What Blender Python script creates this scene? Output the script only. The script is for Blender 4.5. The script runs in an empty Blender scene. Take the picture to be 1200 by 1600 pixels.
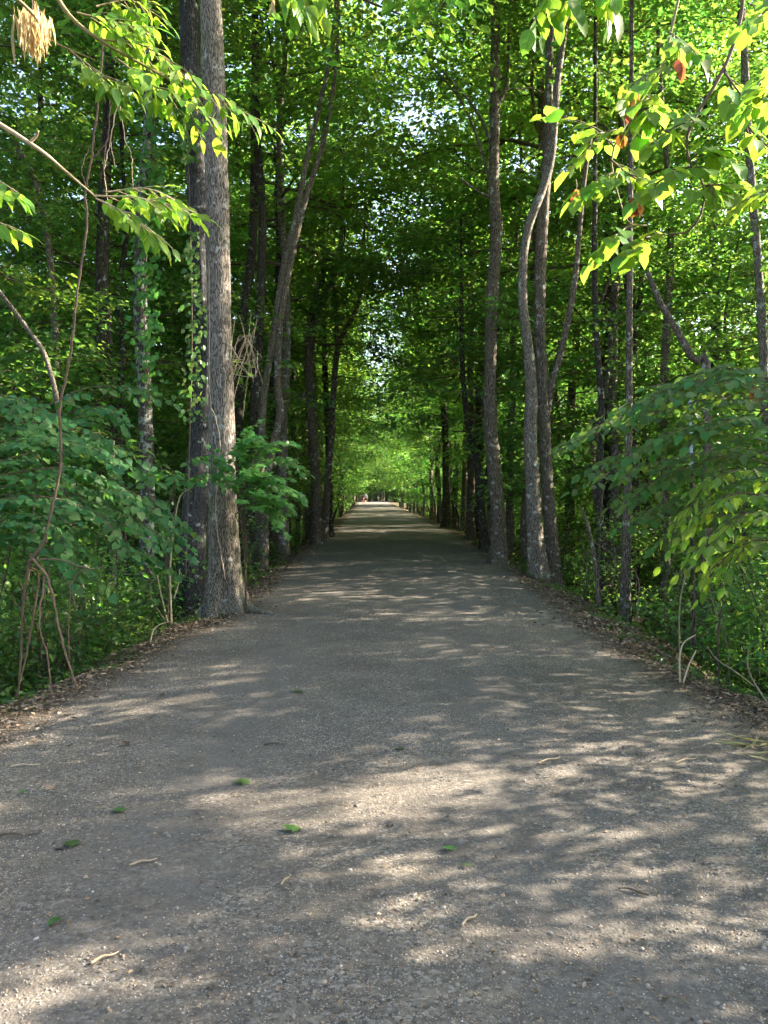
import bpy, math, random
import numpy as np
from mathutils import Matrix, Vector
R = math.radians
sc = bpy.context.scene
COL = sc.collection

# ------------------------------------------------------------------ camera
F_PX, CAM_Z = 1270.0, 1.6
PITCH, YAW = math.atan(28 / F_PX), math.atan(10 / F_PX)
cd = bpy.data.cameras.new("camera")
cam = bpy.data.objects.new("camera", cd)
COL.objects.link(cam)
cam.location = (0, 0, CAM_Z)
cam.rotation_euler = (math.pi / 2 - PITCH, 0, -YAW)
cd.sensor_fit = 'VERTICAL'
cd.angle = 2 * math.atan(800 / F_PX)
cd.clip_start, cd.clip_end = 0.05, 2000
sc.camera = cam

# ------------------------------------------------------------------ sky, sun, exposure
SUN_EL, SUN_AZ = R(27), R(74)          # azimuth clockwise from the path's direction (+Y)
w = bpy.data.worlds.new("World")
sc.world = w
w.use_nodes = True
nt = w.node_tree
nt.nodes.clear()
sky = nt.nodes.new('ShaderNodeTexSky')
sky.sky_type = 'NISHITA'
sky.sun_disc = False
sky.sun_elevation = SUN_EL
sky.sun_rotation = SUN_AZ
sky.altitude = 100
sky.dust_density = 3.0
sky.ozone_density = 0.6
bg = nt.nodes.new('ShaderNodeBackground')
bg.inputs['Strength'].default_value = 0.092
out = nt.nodes.new('ShaderNodeOutputWorld')
nt.links.new(sky.outputs[0], bg.inputs['Color'])
nt.links.new(bg.outputs[0], out.inputs['Surface'])
sd = bpy.data.lights.new("sun", 'SUN')
sd.energy = 5.0
sd.angle = R(0.45)
sd.color = (1.0, 0.90, 0.74)
sun = bpy.data.objects.new("sun", sd)
COL.objects.link(sun)
to_sun = Vector((math.sin(SUN_AZ) * math.cos(SUN_EL), math.cos(SUN_AZ) * math.cos(SUN_EL), math.sin(SUN_EL)))
sun.rotation_euler = to_sun.to_track_quat('Z', 'Y').to_euler()
sun.location = (20, 10, 40)
vs = sc.view_settings
vs.view_transform = 'Standard'
vs.look = 'None'
vs.gamma = 1.0
vs.use_curve_mapping = False
vs.exposure = 3.2
cy = sc.cycles
cy.use_denoising = True
try:
    cy.denoiser = 'OPENIMAGEDENOISE'
    cy.denoising_input_passes = 'RGB_ALBEDO_NORMAL'
    cy.denoising_prefilter = 'ACCURATE'
except Exception:
    pass
cy.max_bounces = 6
cy.diffuse_bounces = 4
cy.glossy_bounces = 3
cy.transmission_bounces = 4
cy.transparent_max_bounces = 8
cy.sample_clamp_indirect = 8
cy.use_adaptive_sampling = True
cy.adaptive_threshold = 0.04


# ------------------------------------------------------------------ helpers: placing
_cr = Matrix.Rotation(-YAW, 3, 'Z') @ Matrix.Rotation(math.pi / 2 - PITCH, 3, 'X')


def px(u, v, depth):
    """the point that stands `depth` metres down the trail and is seen at photo pixel (u, v)"""
    d = _cr @ Vector(((u - 600) / F_PX, (800 - v) / F_PX, -1))
    d *= depth / d.y
    return np.array((d.x, d.y, d.z + CAM_Z))


EY = [-10, 0, 6, 9, 11, 16, 26, 34, 60, 100, 131, 180, 400]
EL = [-3.2, -2.9, -2.68, -2.42, -2.15, -2.15, -2.25, -2.2, -2.4, -2.8, -3.4, -4.5, -4.5]
ER = [3.2, 2.95, 2.78, 2.68, 2.78, 3.0, 3.25, 3.35, 3.1, 2.6, 2.2, 2.6, 2.6]


def edges(y):
    return np.interp(y, EY, EL), np.interp(y, EY, ER)


def sstep(a, b, x):
    t = np.clip((x - a) / (b - a), 0, 1)
    return t * t * (3 - 2 * t)


def terrain(x, y):
    x = np.asarray(x, float); y = np.asarray(y, float)
    l, r = edges(y)
    c, hw = (l + r) / 2, (r - l) / 2
    d = np.maximum(l - x, x - r)
    z = -0.05 * np.clip((x - c) / hw, -1, 1) ** 2
    z = z + 0.012 * np.sin(x * 2.1 + y * 0.6) * np.sin(y * 0.9 - x * 0.7)
    drop = 1.35 * sstep(-0.15, 2.6, d + 0.16 * np.sin(y * 1.7) + 0.1 * np.sin(y * 4.3 + x))
    z = z - drop * (1 - 0.85 * sstep(118, 132, y))
    out_ = sstep(0.2, 2.5, d)
    z = z + out_ * (0.12 * np.sin(x * 0.9 + 1.3 * np.sin(y * 0.5)) + 0.08 * np.sin(y * 1.1 + x * 0.4) + 0.05 * np.sin(x * 3.1 - y * 2.3))
    return z


# ------------------------------------------------------------------ helpers: objects
def thing(name, label, cat, loc=(0, 0, 0), group=None, rz=0.0, s=1.0):
    o = bpy.data.objects.new(name, None)
    COL.objects.link(o)
    o.empty_display_size = 0.2
    o.location = tuple(float(c) for c in loc)
    o.rotation_euler = (0, 0, rz)
    o.scale = (s, s, s)
    o["label"] = label
    o["category"] = cat
    if group:
        o["group"] = group
    return o


def tag(o, label=None, cat=None, group=None, kind=None):
    for k, v in (("label", label), ("category", cat), ("group", group), ("kind", kind)):
        if v:
            o[k] = v
    return o


def obj(name, me, parent=None, kind=None):
    o = bpy.data.objects.new(name, me)
    COL.objects.link(o)
    o.parent = parent
    if kind:
        o["kind"] = kind
    return o


def mesh_np(name, V, F, mats=(), midx=None, smooth=False):
    """V (n,3); F: list of (m,k) int arrays (k may differ between the arrays)"""
    if not isinstance(F, list):
        F = [F]
    F = [np.asarray(f, np.int32) for f in F if len(f)]
    me = bpy.data.meshes.new(name)
    V = np.asarray(V, np.float32)
    me.vertices.add(len(V))
    me.vertices.foreach_set("co", V.ravel())
    loops = np.concatenate([f.ravel() for f in F])
    tot = np.concatenate([np.full(len(f), f.shape[1], np.int32) for f in F])
    st = np.concatenate([[0], np.cumsum(tot)[:-1]]).astype(np.int32)
    me.loops.add(len(loops))
    me.loops.foreach_set("vertex_index", loops)
    me.polygons.add(len(tot))
    me.polygons.foreach_set("loop_start", st)
    me.polygons.foreach_set("loop_total", tot)
    for m in mats:
        me.materials.append(m)
    if midx is not None:
        me.polygons.foreach_set("material_index", np.asarray(midx, np.int32))
    me.polygons.foreach_set("use_smooth", np.full(len(tot), bool(smooth)))
    me.update(calc_edges=True)
    return me


class MB:
    """collects pieces with a material index each"""
    def __init__(self):
        self.V, self.F, self.M, self.n = [], {}, {}, 0

    def add(self, V, F, mi=0):
        F = np.asarray(F, np.int64) + self.n
        k = F.shape[1]
        self.F.setdefault(k, []).append(F)
        self.M.setdefault(k, []).append(np.full(len(F), mi))
        self.V.append(np.asarray(V, float))
        self.n += len(V)

    def mesh(self, name, mats, smooth=False):
        ks = sorted(self.F)
        return mesh_np(name, np.concatenate(self.V), [np.concatenate(self.F[k]) for k in ks], mats,
                       np.concatenate([np.concatenate(self.M[k]) for k in ks]), smooth)


def resample(P, n):
    """Catmull-Rom through P, n points"""
    P = np.asarray(P, float)
    if len(P) == 2:
        t = np.linspace(0, 1, n)[:, None]
        return P[0] * (1 - t) + P[1] * t
    Q = np.vstack([2 * P[0] - P[1], P, 2 * P[-1] - P[-2]])
    u = np.linspace(0, len(P) - 1 - 1e-6, n)
    i = u.astype(int); t = (u - i)[:, None]
    a, b, c, d = Q[i], Q[i + 1], Q[i + 2], Q[i + 3]
    return 0.5 * (2 * b + (c - a) * t + (2 * a - 5 * b + 4 * c - d) * t ** 2 + (3 * b - a - 3 * c + d) * t ** 3)


def norm(a):
    return a / np.maximum(np.linalg.norm(a, axis=-1, keepdims=True), 1e-9)


def tube(P, rad, seg=6, relief=None, cap=True):
    """P (n,3) polyline, rad (n,), relief(n,seg) multiplies the radius. returns V, quads"""
    P = np.asarray(P, float); n = len(P)
    rad = np.broadcast_to(np.asarray(rad, float), (n,))
    T = norm(np.gradient(P, axis=0))
    up = np.array((1.0, 0, 0)) if abs(T[0][0]) < 0.9 else np.array((0, 1.0, 0))
    X = np.zeros((n, 3))
    x = up - T[0] * (up @ T[0]); x /= np.linalg.norm(x)
    for i in range(n):
        x = x - T[i] * (x @ T[i])
        x = x / np.linalg.norm(x)
        X[i] = x
    Y = np.cross(T, X)
    a = np.linspace(0, 2 * math.pi, seg, endpoint=False)
    rr = rad[:, None] * (relief if relief is not None else 1.0) * np.ones((n, seg))
    V = P[:, None] + X[:, None] * (np.cos(a) * rr)[..., None] + Y[:, None] * (np.sin(a) * rr)[..., None]
    i = np.arange(n - 1)[:, None]; j = np.arange(seg)[None]
    j2 = (j + 1) % seg
    Fq = np.stack([i * seg + j, i * seg + j2, (i + 1) * seg + j2, (i + 1) * seg + j], -1).reshape(-1, 4)
    V = V.reshape(-1, 3)
    if cap:
        V = np.vstack([V, P[-1] + T[-1] * rad[-1] * 0.5, P[0]])
        k = n * seg
        jj = np.arange(seg)
        top = np.stack([(n - 1) * seg + jj, (n - 1) * seg + (jj + 1) % seg, np.full(seg, k), np.full(seg, k)], -1)
        return V, Fq, top[:, :3]
    return V, Fq, None


def add_tube(mb, P, rad, seg=6, mi=0, relief=None):
    V, Fq, top = tube(P, rad, seg, relief)
    base = mb.n
    mb.add(V, Fq, mi)
    mb.F.setdefault(3, []).append(top + base)
    mb.M.setdefault(3, []).append(np.full(len(top), mi))


def vnoise(rng, n, m, k):
    """smooth noise on an n x m grid, periodic in m"""
    g = rng.normal(size=(max(2, int(n / k) + 2), m))
    z = np.linspace(0, len(g) - 1.001, n); i = z.astype(int); t = (z - i)[:, None]
    t = t * t * (3 - 2 * t)
    return g[i] * (1 - t) + g[i + 1] * t


# ------------------------------------------------------------------ materials
class NT:
    def __init__(self, name):
        self.m = bpy.data.materials.new(name)
        self.m.use_nodes = True
        self.t = self.m.node_tree
        self.t.nodes.clear()
        self.out = self.t.nodes.new('ShaderNodeOutputMaterial')

    def n(self, typ, **kw):
        nd = self.t.nodes.new(typ)
        for k, v in kw.items():
            if k == 'op':
                nd.operation = v
            elif k == 'inp':
                for a, b in v.items():
                    if isinstance(b, bpy.types.NodeSocket):
                        self.t.links.new(b, nd.inputs[a])
                    else:
                        nd.inputs[a].default_value = b
            else:
                setattr(nd, k, v)
        return nd

    def link(self, a, b):
        self.t.links.new(a, b)

    def math(self, op, a, b=0.0, c=0.0):
        return self.n('ShaderNodeMath', op=op, inp={0: a, 1: b, 2: c}).outputs[0]

    def ramp(self, fac, stops, interp='LINEAR'):
        r = self.n('ShaderNodeValToRGB', inp={0: fac})
        e = r.color_ramp
        e.interpolation = interp
        while len(e.elements) < len(stops):
            e.elements.new(0.5)
        for el, (p, c) in zip(e.elements, stops):
            el.position = p
            el.color = (*c, 1)
        return r.outputs[0]

    def mix(self, fac, a, b, mode='MIX'):
        x = self.n('ShaderNodeMix', data_type='RGBA', blend_type=mode)
        for i, v in ((0, fac), (6, a), (7, b)):
            if isinstance(v, bpy.types.NodeSocket):
                self.link(v, x.inputs[i])
            elif i == 0:
                x.inputs[0].default_value = v
            else:
                x.inputs[i].default_value = (*v, 1)
        return x.outputs[2]

    def noise(self, vec, scale, detail=4, rough=0.6):
        return self.n('ShaderNodeTexNoise', inp={'Vector': vec, 'Scale': scale, 'Detail': detail, 'Roughness': rough}).outputs[0]

    def coords(self, kind='Object', scale=(1, 1, 1)):
        c = self.n('ShaderNodeTexCoord')
        mp = self.n('ShaderNodeMapping', inp={'Vector': c.outputs[kind], 'Scale': scale})
        return mp.outputs[0]

    def finish(self, col, rough=0.8, bump=None, bdist=0.01, bstr=0.6, spec=0.3):
        p = self.n('ShaderNodeBsdfPrincipled')
        for k, v in (('Base Color', col), ('Roughness', rough)):
            if isinstance(v, bpy.types.NodeSocket):
                self.link(v, p.inputs[k])
            else:
                p.inputs[k].default_value = (*v, 1) if k == 'Base Color' else v
        p.inputs['Specular IOR Level'].default_value = spec
        if bump is not None:
            b = self.n('ShaderNodeBump', inp={'Height': bump, 'Distance': bdist, 'Strength': bstr})
            self.link(b.outputs[0], p.inputs['Normal'])
        self.link(p.outputs[0], self.out.inputs['Surface'])
        return self.m


def leaf_mat(name, base, trans, rough=0.42, tfac=0.45, hue=0.03, val=0.5, spec=0.35, vein=False):
    t = NT(name)
    geo = t.n('ShaderNodeNewGeometry')
    oi = t.n('ShaderNodeObjectInfo')
    isl = geo.outputs['Random Per Island']
    ob = oi.outputs['Random']
    r2 = t.math('FRACT', t.math('MULTIPLY', t.math('ADD', isl, ob), 7.31))
    h = t.math('ADD', t.math('MULTIPLY', t.math('SUBTRACT', r2, 0.5), hue * 2), t.math('MULTIPLY_ADD', t.math('SUBTRACT', ob, 0.5), hue * 1.2, 0.5))
    v = t.math('MULTIPLY', t.math('MULTIPLY_ADD', isl, val, 1 - val / 2), t.math('MULTIPLY_ADD', ob, 0.3, 0.85))

    if vein:
        oc = t.n('ShaderNodeTexCoord').outputs['Object']
        sp = t.n('ShaderNodeSeparateXYZ', inp={0: oc})
        ax = t.math('ABSOLUTE', sp.outputs[0])
        side_ = t.math('SINE', t.math('MULTIPLY', t.math('SUBTRACT', sp.outputs[1], t.math('MULTIPLY', ax, 0.9)), 46.0))
        rib = t.math('MULTIPLY', t.math('LESS_THAN', ax, 0.016), 0.35)
        vv = t.math('ADD', t.math('MULTIPLY_ADD', t.math('GREATER_THAN', side_, 0.9), 0.22, 0.92), rib)
        spot = t.math('MULTIPLY', t.math('GREATER_THAN', t.noise(t.n('ShaderNodeVectorMath', op='ADD', inp={0: oc, 1: oi.outputs['Location']}).outputs[0], 9.0, 3), 0.66), -0.45)
        v = t.math('MULTIPLY', v, t.math('ADD', vv, spot))

    def tint(c):
        return t.n('ShaderNodeHueSaturation', inp={'Hue': h, 'Saturation': 1.0, 'Value': v, 'Fac': 1.0, 'Color': (*c, 1)}).outputs[0]
    p = t.n('ShaderNodeBsdfPrincipled', inp={'Base Color': tint(base), 'Roughness': rough})
    p.inputs['Specular IOR Level'].default_value = spec
    tr = t.n('ShaderNodeBsdfTranslucent', inp={'Color': tint(trans)})
    mx = t.n('ShaderNodeMixShader', inp={0: tfac, 1: p.outputs[0], 2: tr.outputs[0]})
    t.link(mx.outputs[0], t.out.inputs['Surface'])
    return t.m


def bark_mat(name, dark, light, vs_=14.0, stretch=0.13, lichen=0.0, lcol=(0.35, 0.37, 0.33), bd=0.02, moss=0.0):
    t = NT(name)
    c = t.coords('Object', (1, 1, stretch))
    c1 = t.coords('Object')
    wob = t.n('ShaderNodeTexNoise', inp={'Vector': c1, 'Scale': 3.0, 'Detail': 3.0})
    cc = t.n('ShaderNodeVectorMath', op='MULTIPLY_ADD', inp={0: wob.outputs[1], 1: (0.10, 0.10, 0.05), 2: c}).outputs[0]
    v = t.n('ShaderNodeTexVoronoi', feature='DISTANCE_TO_EDGE', inp={'Vector': cc, 'Scale': vs_}).outputs[0]
    nz = t.noise(c, vs_ * 1.6, 6, 0.7)
    big = t.noise(c1, 1.3, 3, 0.55)
    h = t.math('ADD', t.math('MULTIPLY', t.math('MINIMUM', v, 0.25), 2.6), t.math('MULTIPLY', nz, 0.65))
    mid = tuple((a + b) / 2 for a, b in zip(dark, light))
    col = t.ramp(h, [(0.28, tuple(x * 0.6 for x in dark)), (0.5, dark), (0.72, mid), (1.0, light)])
    col = t.mix(t.math('MULTIPLY', t.math('SUBTRACT', big, 0.3), 0.9), t.mix(1.0, col, (0.62, 0.6, 0.58), 'MULTIPLY'), col)
    if lichen:
        ln = t.noise(c1, 7.0, 5, 0.65)
        f = t.ramp(ln, [(0.60 - 0.1 * lichen, (0, 0, 0)), (0.66 - 0.1 * lichen, (1, 1, 1))])
        col = t.mix(t.math('MULTIPLY', f, 0.7), col, lcol)
    if moss:
        mn = t.noise(c1, 2.3, 4, 0.6)
        f = t.ramp(mn, [(0.5, (0, 0, 0)), (0.68, (1, 1, 1))])
        col = t.mix(t.math('MULTIPLY', f, moss), col, (0.06, 0.085, 0.025))
    return t.finish(col, 0.92, h, bd, 0.9, 0.15)


def plain_mat(name, c, rough=0.8, var=0.35, scale=20, spec=0.2):
    t = NT(name)
    co = t.coords('Object')
    n = t.noise(co, scale, 4)
    isl = t.n('ShaderNodeNewGeometry').outputs['Random Per Island']
    oi = t.n('ShaderNodeObjectInfo').outputs['Random']
    v = t.math('MULTIPLY', t.math('MULTIPLY_ADD', n, var * 2, 1 - var), t.math('MULTIPLY_ADD', t.math('FRACT', t.math('ADD', isl, oi)), var, 1 - var / 2))
    col = t.n('ShaderNodeHueSaturation', inp={'Hue': 0.5, 'Saturation': 1.0, 'Value': v, 'Fac': 1.0, 'Color': (*c, 1)}).outputs[0]
    return t.finish(col, rough, n, 0.005, 0.4, spec)


M = {}
M['canopy'] = leaf_mat('canopy_leaf', (0.066, 0.132, 0.032), (0.23, 0.42, 0.045), tfac=0.52, hue=0.03, val=0.6)
M['under'] = leaf_mat('understory_leaf', (0.058, 0.126, 0.036), (0.20, 0.40, 0.055), tfac=0.5, hue=0.03, val=0.6)
M['shrub'] = leaf_mat('shrub_leaf', (0.045, 0.095, 0.024), (0.12, 0.25, 0.03), tfac=0.42, hue=0.035, val=0.6)
M['redbud'] = leaf_mat('redbud_leaf', (0.036, 0.098, 0.030), (0.11, 0.27, 0.036), tfac=0.38, hue=0.035, val=0.6, rough=0.55, spec=0.16)
M['spice'] = leaf_mat('right_shrub_leaf', (0.044, 0.106, 0.028), (0.14, 0.29, 0.034), tfac=0.40, hue=0.035, val=0.5, rough=0.5, spec=0.2)
M['bough'] = leaf_mat('overhead_leaf', (0.075, 0.150, 0.022), (0.26, 0.44, 0.035), tfac=0.55, hue=0.025, val=0.5, rough=0.45, spec=0.25, vein=True)
M['maple'] = leaf_mat('maple_leaf', (0.055, 0.150, 0.038), (0.15, 0.38, 0.04), tfac=0.44, hue=0.015, val=0.4)
M['dry'] = leaf_mat('dry_brown_leaf', (0.30, 0.10, 0.035), (0.42, 0.14, 0.04), tfac=0.3, hue=0.02, val=0.6, rough=0.7)
M['straw'] = leaf_mat('straw_dry_leaf', (0.42, 0.31, 0.15), (0.6, 0.44, 0.2), tfac=0.4, hue=0.015, val=0.5, rough=0.6)
M['stalk'] = leaf_mat('dry_stalk', (0.22, 0.20, 0.09), (0.3, 0.28, 0.1), tfac=0.3, hue=0.02, val=0.6, rough=0.7)
M['fresh'] = leaf_mat('fallen_green_leaf', (0.048, 0.105, 0.028), (0.06, 0.13, 0.025), tfac=0.2, hue=0.02, val=0.3)
M['bark_grey'] = bark_mat('bark_grey', (0.098, 0.082, 0.067), (0.40, 0.352, 0.30), 80, 0.055, 0.10, bd=0.010, moss=0.2)
M['bark_pale'] = bark_mat('bark_pale', (0.033, 0.032, 0.033), (0.115, 0.112, 0.114), 75, 0.045, 0.05, bd=0.010)
M['bark_lichen'] = bark_mat('bark_lichen', (0.055, 0.048, 0.04), (0.20, 0.18, 0.155), 60, 0.09, 1.0, bd=0.012)
M['bark_dark'] = bark_mat('bark_dark', (0.036, 0.030, 0.025), (0.135, 0.115, 0.096), 60, 0.09, 0.08, bd=0.015, moss=0.2)
M['bark_brown'] = bark_mat('bark_brown', (0.080, 0.062, 0.047), (0.27, 0.22, 0.17), 65, 0.10, 0.15, bd=0.01, moss=0.1)
M['bark_tan'] = bark_mat('bark_tan', (0.10, 0.082, 0.064), (0.32, 0.275, 0.225), 65, 0.12, 0.2, bd=0.008)
M['vine'] = plain_mat('vine_bark', (0.10, 0.066, 0.046), 0.85, 0.5, 30)
M['twig'] = plain_mat('twig_bark', (0.075, 0.055, 0.038), 0.85, 0.5, 30)
M['twig_pale'] = plain_mat('pale_twig', (0.34, 0.26, 0.17), 0.8, 0.4, 30)
M['twig_tan'] = plain_mat('tan_twig', (0.19, 0.15, 0.10), 0.85, 0.5, 30)
M['twig_green'] = plain_mat('green_twig', (0.16, 0.13, 0.06), 0.7, 0.4, 30)


def litter_material():
    t = NT('leaf_litter')
    g = t.n('ShaderNodeNewGeometry').outputs['Random Per Island']
    col = t.ramp(g, [(0.0, (0.035, 0.024, 0.016)), (0.3, (0.09, 0.06, 0.038)), (0.55, (0.16, 0.11, 0.07)), (0.85, (0.20, 0.145, 0.10)), (1.0, (0.27, 0.21, 0.15))])
    return t.finish(col, 0.8, None, spec=0.25)


def pebble_material():
    t = NT('gravel_pebble')
    g = t.n('ShaderNodeNewGeometry').outputs['Random Per Island']
    o = t.n('ShaderNodeObjectInfo').outputs['Random']
    f = t.math('FRACT', t.math('ADD', g, o))
    col = t.ramp(f, [(0.0, (0.10, 0.085, 0.075)), (0.18, (0.19, 0.17, 0.15)), (0.38, (0.26, 0.225, 0.185)), (0.55, (0.33, 0.275, 0.205)),
                     (0.70, (0.24, 0.225, 0.215)), (0.82, (0.40, 0.35, 0.29)), (0.93, (0.36, 0.235, 0.12)), (1.0, (0.62, 0.59, 0.55))], 'LINEAR')
    n = t.noise(t.coords('Object'), 90, 3)
    col = t.mix(0.35, col, t.ramp(n, [(0.3, (0.12, 0.1, 0.09)), (0.7, (0.42, 0.38, 0.33))]))
    col = t.mix(1.0, col, (0.84, 0.82, 0.80), 'MULTIPLY')
    return t.finish(col, 0.72, n, 0.002, 0.5, 0.3)


def path_material():
    t = NT('gravel_path')
    c = t.coords('Object')
    at = t.n('ShaderNodeAttribute', attribute_name='edge').outputs['Fac']
    v1 = t.n('ShaderNodeTexVoronoi', inp={'Vector': c, 'Scale': 75.0})
    v2 = t.n('ShaderNodeTexVoronoi', inp={'Vector': c, 'Scale': 30.0})
    hs = t.n('ShaderNodeSeparateColor', inp={0: v1.outputs['Color']}).outputs[0]
    hs2 = t.n('ShaderNodeSeparateColor', inp={0: v2.outputs['Color']}).outputs[1]
    peb = t.ramp(hs, [(0.0, (0.085, 0.075, 0.066)), (0.3, (0.17, 0.15, 0.13)), (0.55, (0.25, 0.215, 0.17)), (0.8, (0.31, 0.265, 0.205)), (1.0, (0.50, 0.47, 0.43))])
    peb2 = t.ramp(hs2, [(0.0, (0.12, 0.10, 0.085)), (0.6, (0.24, 0.2, 0.16)), (1.0, (0.42, 0.37, 0.3))])
    fine = t.noise(c, 40, 6, 0.7)
    dirt = t.ramp(fine, [(0.3, (0.085, 0.074, 0.064)), (0.55, (0.165, 0.145, 0.122)), (0.75, (0.235, 0.205, 0.17))])
    big = t.noise(c, 0.55, 4, 0.6)
    mid = t.noise(c, 2.6, 4, 0.6)
    f = t.ramp(mid, [(0.38, (0.15, 0.15, 0.15)), (0.62, (0.85, 0.85, 0.85))])
    col = t.mix(f, dirt, peb)
    col = t.mix(t.ramp(t.noise(c, 5.5, 3), [(0.55, (0, 0, 0)), (0.7, (0.6, 0.6, 0.6))]), col, peb2)
    # damp and dusty patches
    col = t.mix(t.ramp(big, [(0.35, (0, 0, 0)), (0.65, (1, 1, 1))]), t.mix(1.0, col, (0.80, 0.80, 0.83), 'MULTIPLY'), t.mix(1.0, col, (1.10, 1.08, 1.05), 'MULTIPLY'))
    tk = t.n('ShaderNodeAttribute', attribute_name='track').outputs['Fac']
    tkf = t.math('MULTIPLY', tk, t.ramp(t.noise(c, 1.7, 4, .65), [(0.35, (0, 0, 0)), (0.6, (.85, .85, .85))]))
    col = t.mix(tkf, col, t.ramp(fine, [(0.3, (0.13, 0.118, 0.108)), (0.6, (0.205, 0.185, 0.165)), (0.8, (0.26, 0.235, 0.2))]))
    # leaf mould worked into the shoulders
    mould = t.ramp(t.noise(c, 26, 5, 0.7), [(0.35, (0.05, 0.036, 0.025)), (0.6, (0.13, 0.092, 0.06)), (0.75, (0.24, 0.18, 0.12))])
    ef = t.math('ADD', at, t.math('MULTIPLY', t.math('SUBTRACT', mid, 0.5), 0.9))
    col = t.mix(t.ramp(ef, [(0.30, (0, 0, 0)), (0.85, (0.9, 0.9, 0.9))]), col, mould)
    col = t.mix(1.0, col, (0.56, 0.55, 0.545), 'MULTIPLY')
    h = t.math('ADD', t.math('MULTIPLY', v1.outputs['Distance'], -0.8), t.math('ADD', t.math('MULTIPLY', v2.outputs['Distance'], -0.5), t.math('MULTIPLY', fine, 0.5)))
    return t.finish(col, 0.9, h, 0.006, 0.6, 0.2)


def ground_material():
    t = NT('forest_floor')
    c = t.coords('Object')
    n1 = t.noise(c, 18, 6, 0.75)
    n2 = t.noise(c, 0.9, 4, 0.6)
    col = t.ramp(n1, [(0.3, (0.022, 0.016, 0.011)), (0.5, (0.075, 0.052, 0.033)), (0.65, (0.14, 0.1, 0.065)), (0.8, (0.22, 0.17, 0.11))])
    col = t.mix(t.ramp(n2, [(0.48, (0, 0, 0)), (0.62, (0.75, 0.75, 0.75))]), col, t.ramp(n1, [(0.3, (0.012, 0.02, 0.006)), (0.7, (0.05, 0.09, 0.025))]))
    return t.finish(col, 0.95, n1, 0.04, 0.8, 0.1)


M['litter'] = litter_material()
M['pebble'] = pebble_material()
M['path'] = path_material()
M['ground'] = ground_material()

# ------------------------------------------------------------------ the setting: ground and path
def grid_mesh(name, xs_of_y, ys, zoff, mat, attr=None):
    ys = np.asarray(ys); rows = [xs_of_y(y) for y in ys]
    nx = len(rows[0])
    X = np.array(rows); Y = np.repeat(ys[:, None], nx, 1)
    Z = terrain(X, Y) + zoff
    V = np.stack([X, Y, Z], -1).reshape(-1, 3)
    i = np.arange(len(ys) - 1)[:, None]; j = np.arange(nx - 1)[None]
    Fq = np.stack([i * nx + j, i * nx + j + 1, (i + 1) * nx + j + 1, (i + 1) * nx + j], -1).reshape(-1, 4)
    me = mesh_np(name, V, Fq, [mat], smooth=True)
    if attr is not None:
        a = me.attributes.new('edge', 'FLOAT', 'POINT')
        a.data.foreach_set('value', attr(X, Y).ravel().astype(np.float32))
    return me


yb = np.concatenate([np.linspace(-30, 0, 20, endpoint=False), np.linspace(0, 20, 130, endpoint=False), np.linspace(20, 60, 120, endpoint=False),
                     np.linspace(60, 200, 120, endpoint=False), np.linspace(200, 620, 20)])
side = np.concatenate([np.linspace(0, 3.2, 26), 3.2 + np.geomspace(0.15, 15, 26), np.array((30, 60, 120, 260.0))])


def ground_row(y):
    l, r = edges(y)
    return np.concatenate([(l - side)[::-1], np.linspace(l, r, 12)[1:-1], r + side])


obj('ground', grid_mesh('ground', ground_row, yb, 0.0, M['ground'])).update_tag()
bpy.data.objects['ground']["kind"] = "structure"
yp = np.concatenate([np.linspace(-12, 30, 340, endpoint=False), np.linspace(30, 190, 260)])


def path_row(y):
    l, r = edges(y)
    l = l - 0.10 + 0.10 * math.sin(y * 2.3) + 0.07 * math.sin(y * 5.1 + 1)
    r = r + 0.10 + 0.10 * math.sin(y * 1.9 + 2) + 0.07 * math.sin(y * 4.7)
    return np.linspace(l, r, 60)


def path_edge(X, Y):
    l, r = edges(Y)
    d = np.minimum(X - l, r - X)
    return 1 - sstep(-0.1, 0.75, d)


path = obj('path', grid_mesh('path', path_row, yp, 0.004, M['path'], path_edge))
path["kind"] = "structure"


def track(x, y):
    """how far the gravel is packed by wheels and feet"""
    a = np.exp(-((x + 0.85 + 0.15 * np.sin(y * .3)) / .42) ** 2) + np.exp(-((x - 0.95 + 0.15 * np.sin(y * .3)) / .42) ** 2)
    return np.clip(a, 0, 1)


_co = np.empty(len(path.data.vertices) * 3, np.float32)
path.data.vertices.foreach_get('co', _co)
_co = _co.reshape(-1, 3)
path.data.attributes.new('track', 'FLOAT', 'POINT').data.foreach_set('value', track(_co[:, 0], _co[:, 1]).astype(np.float32))

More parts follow.
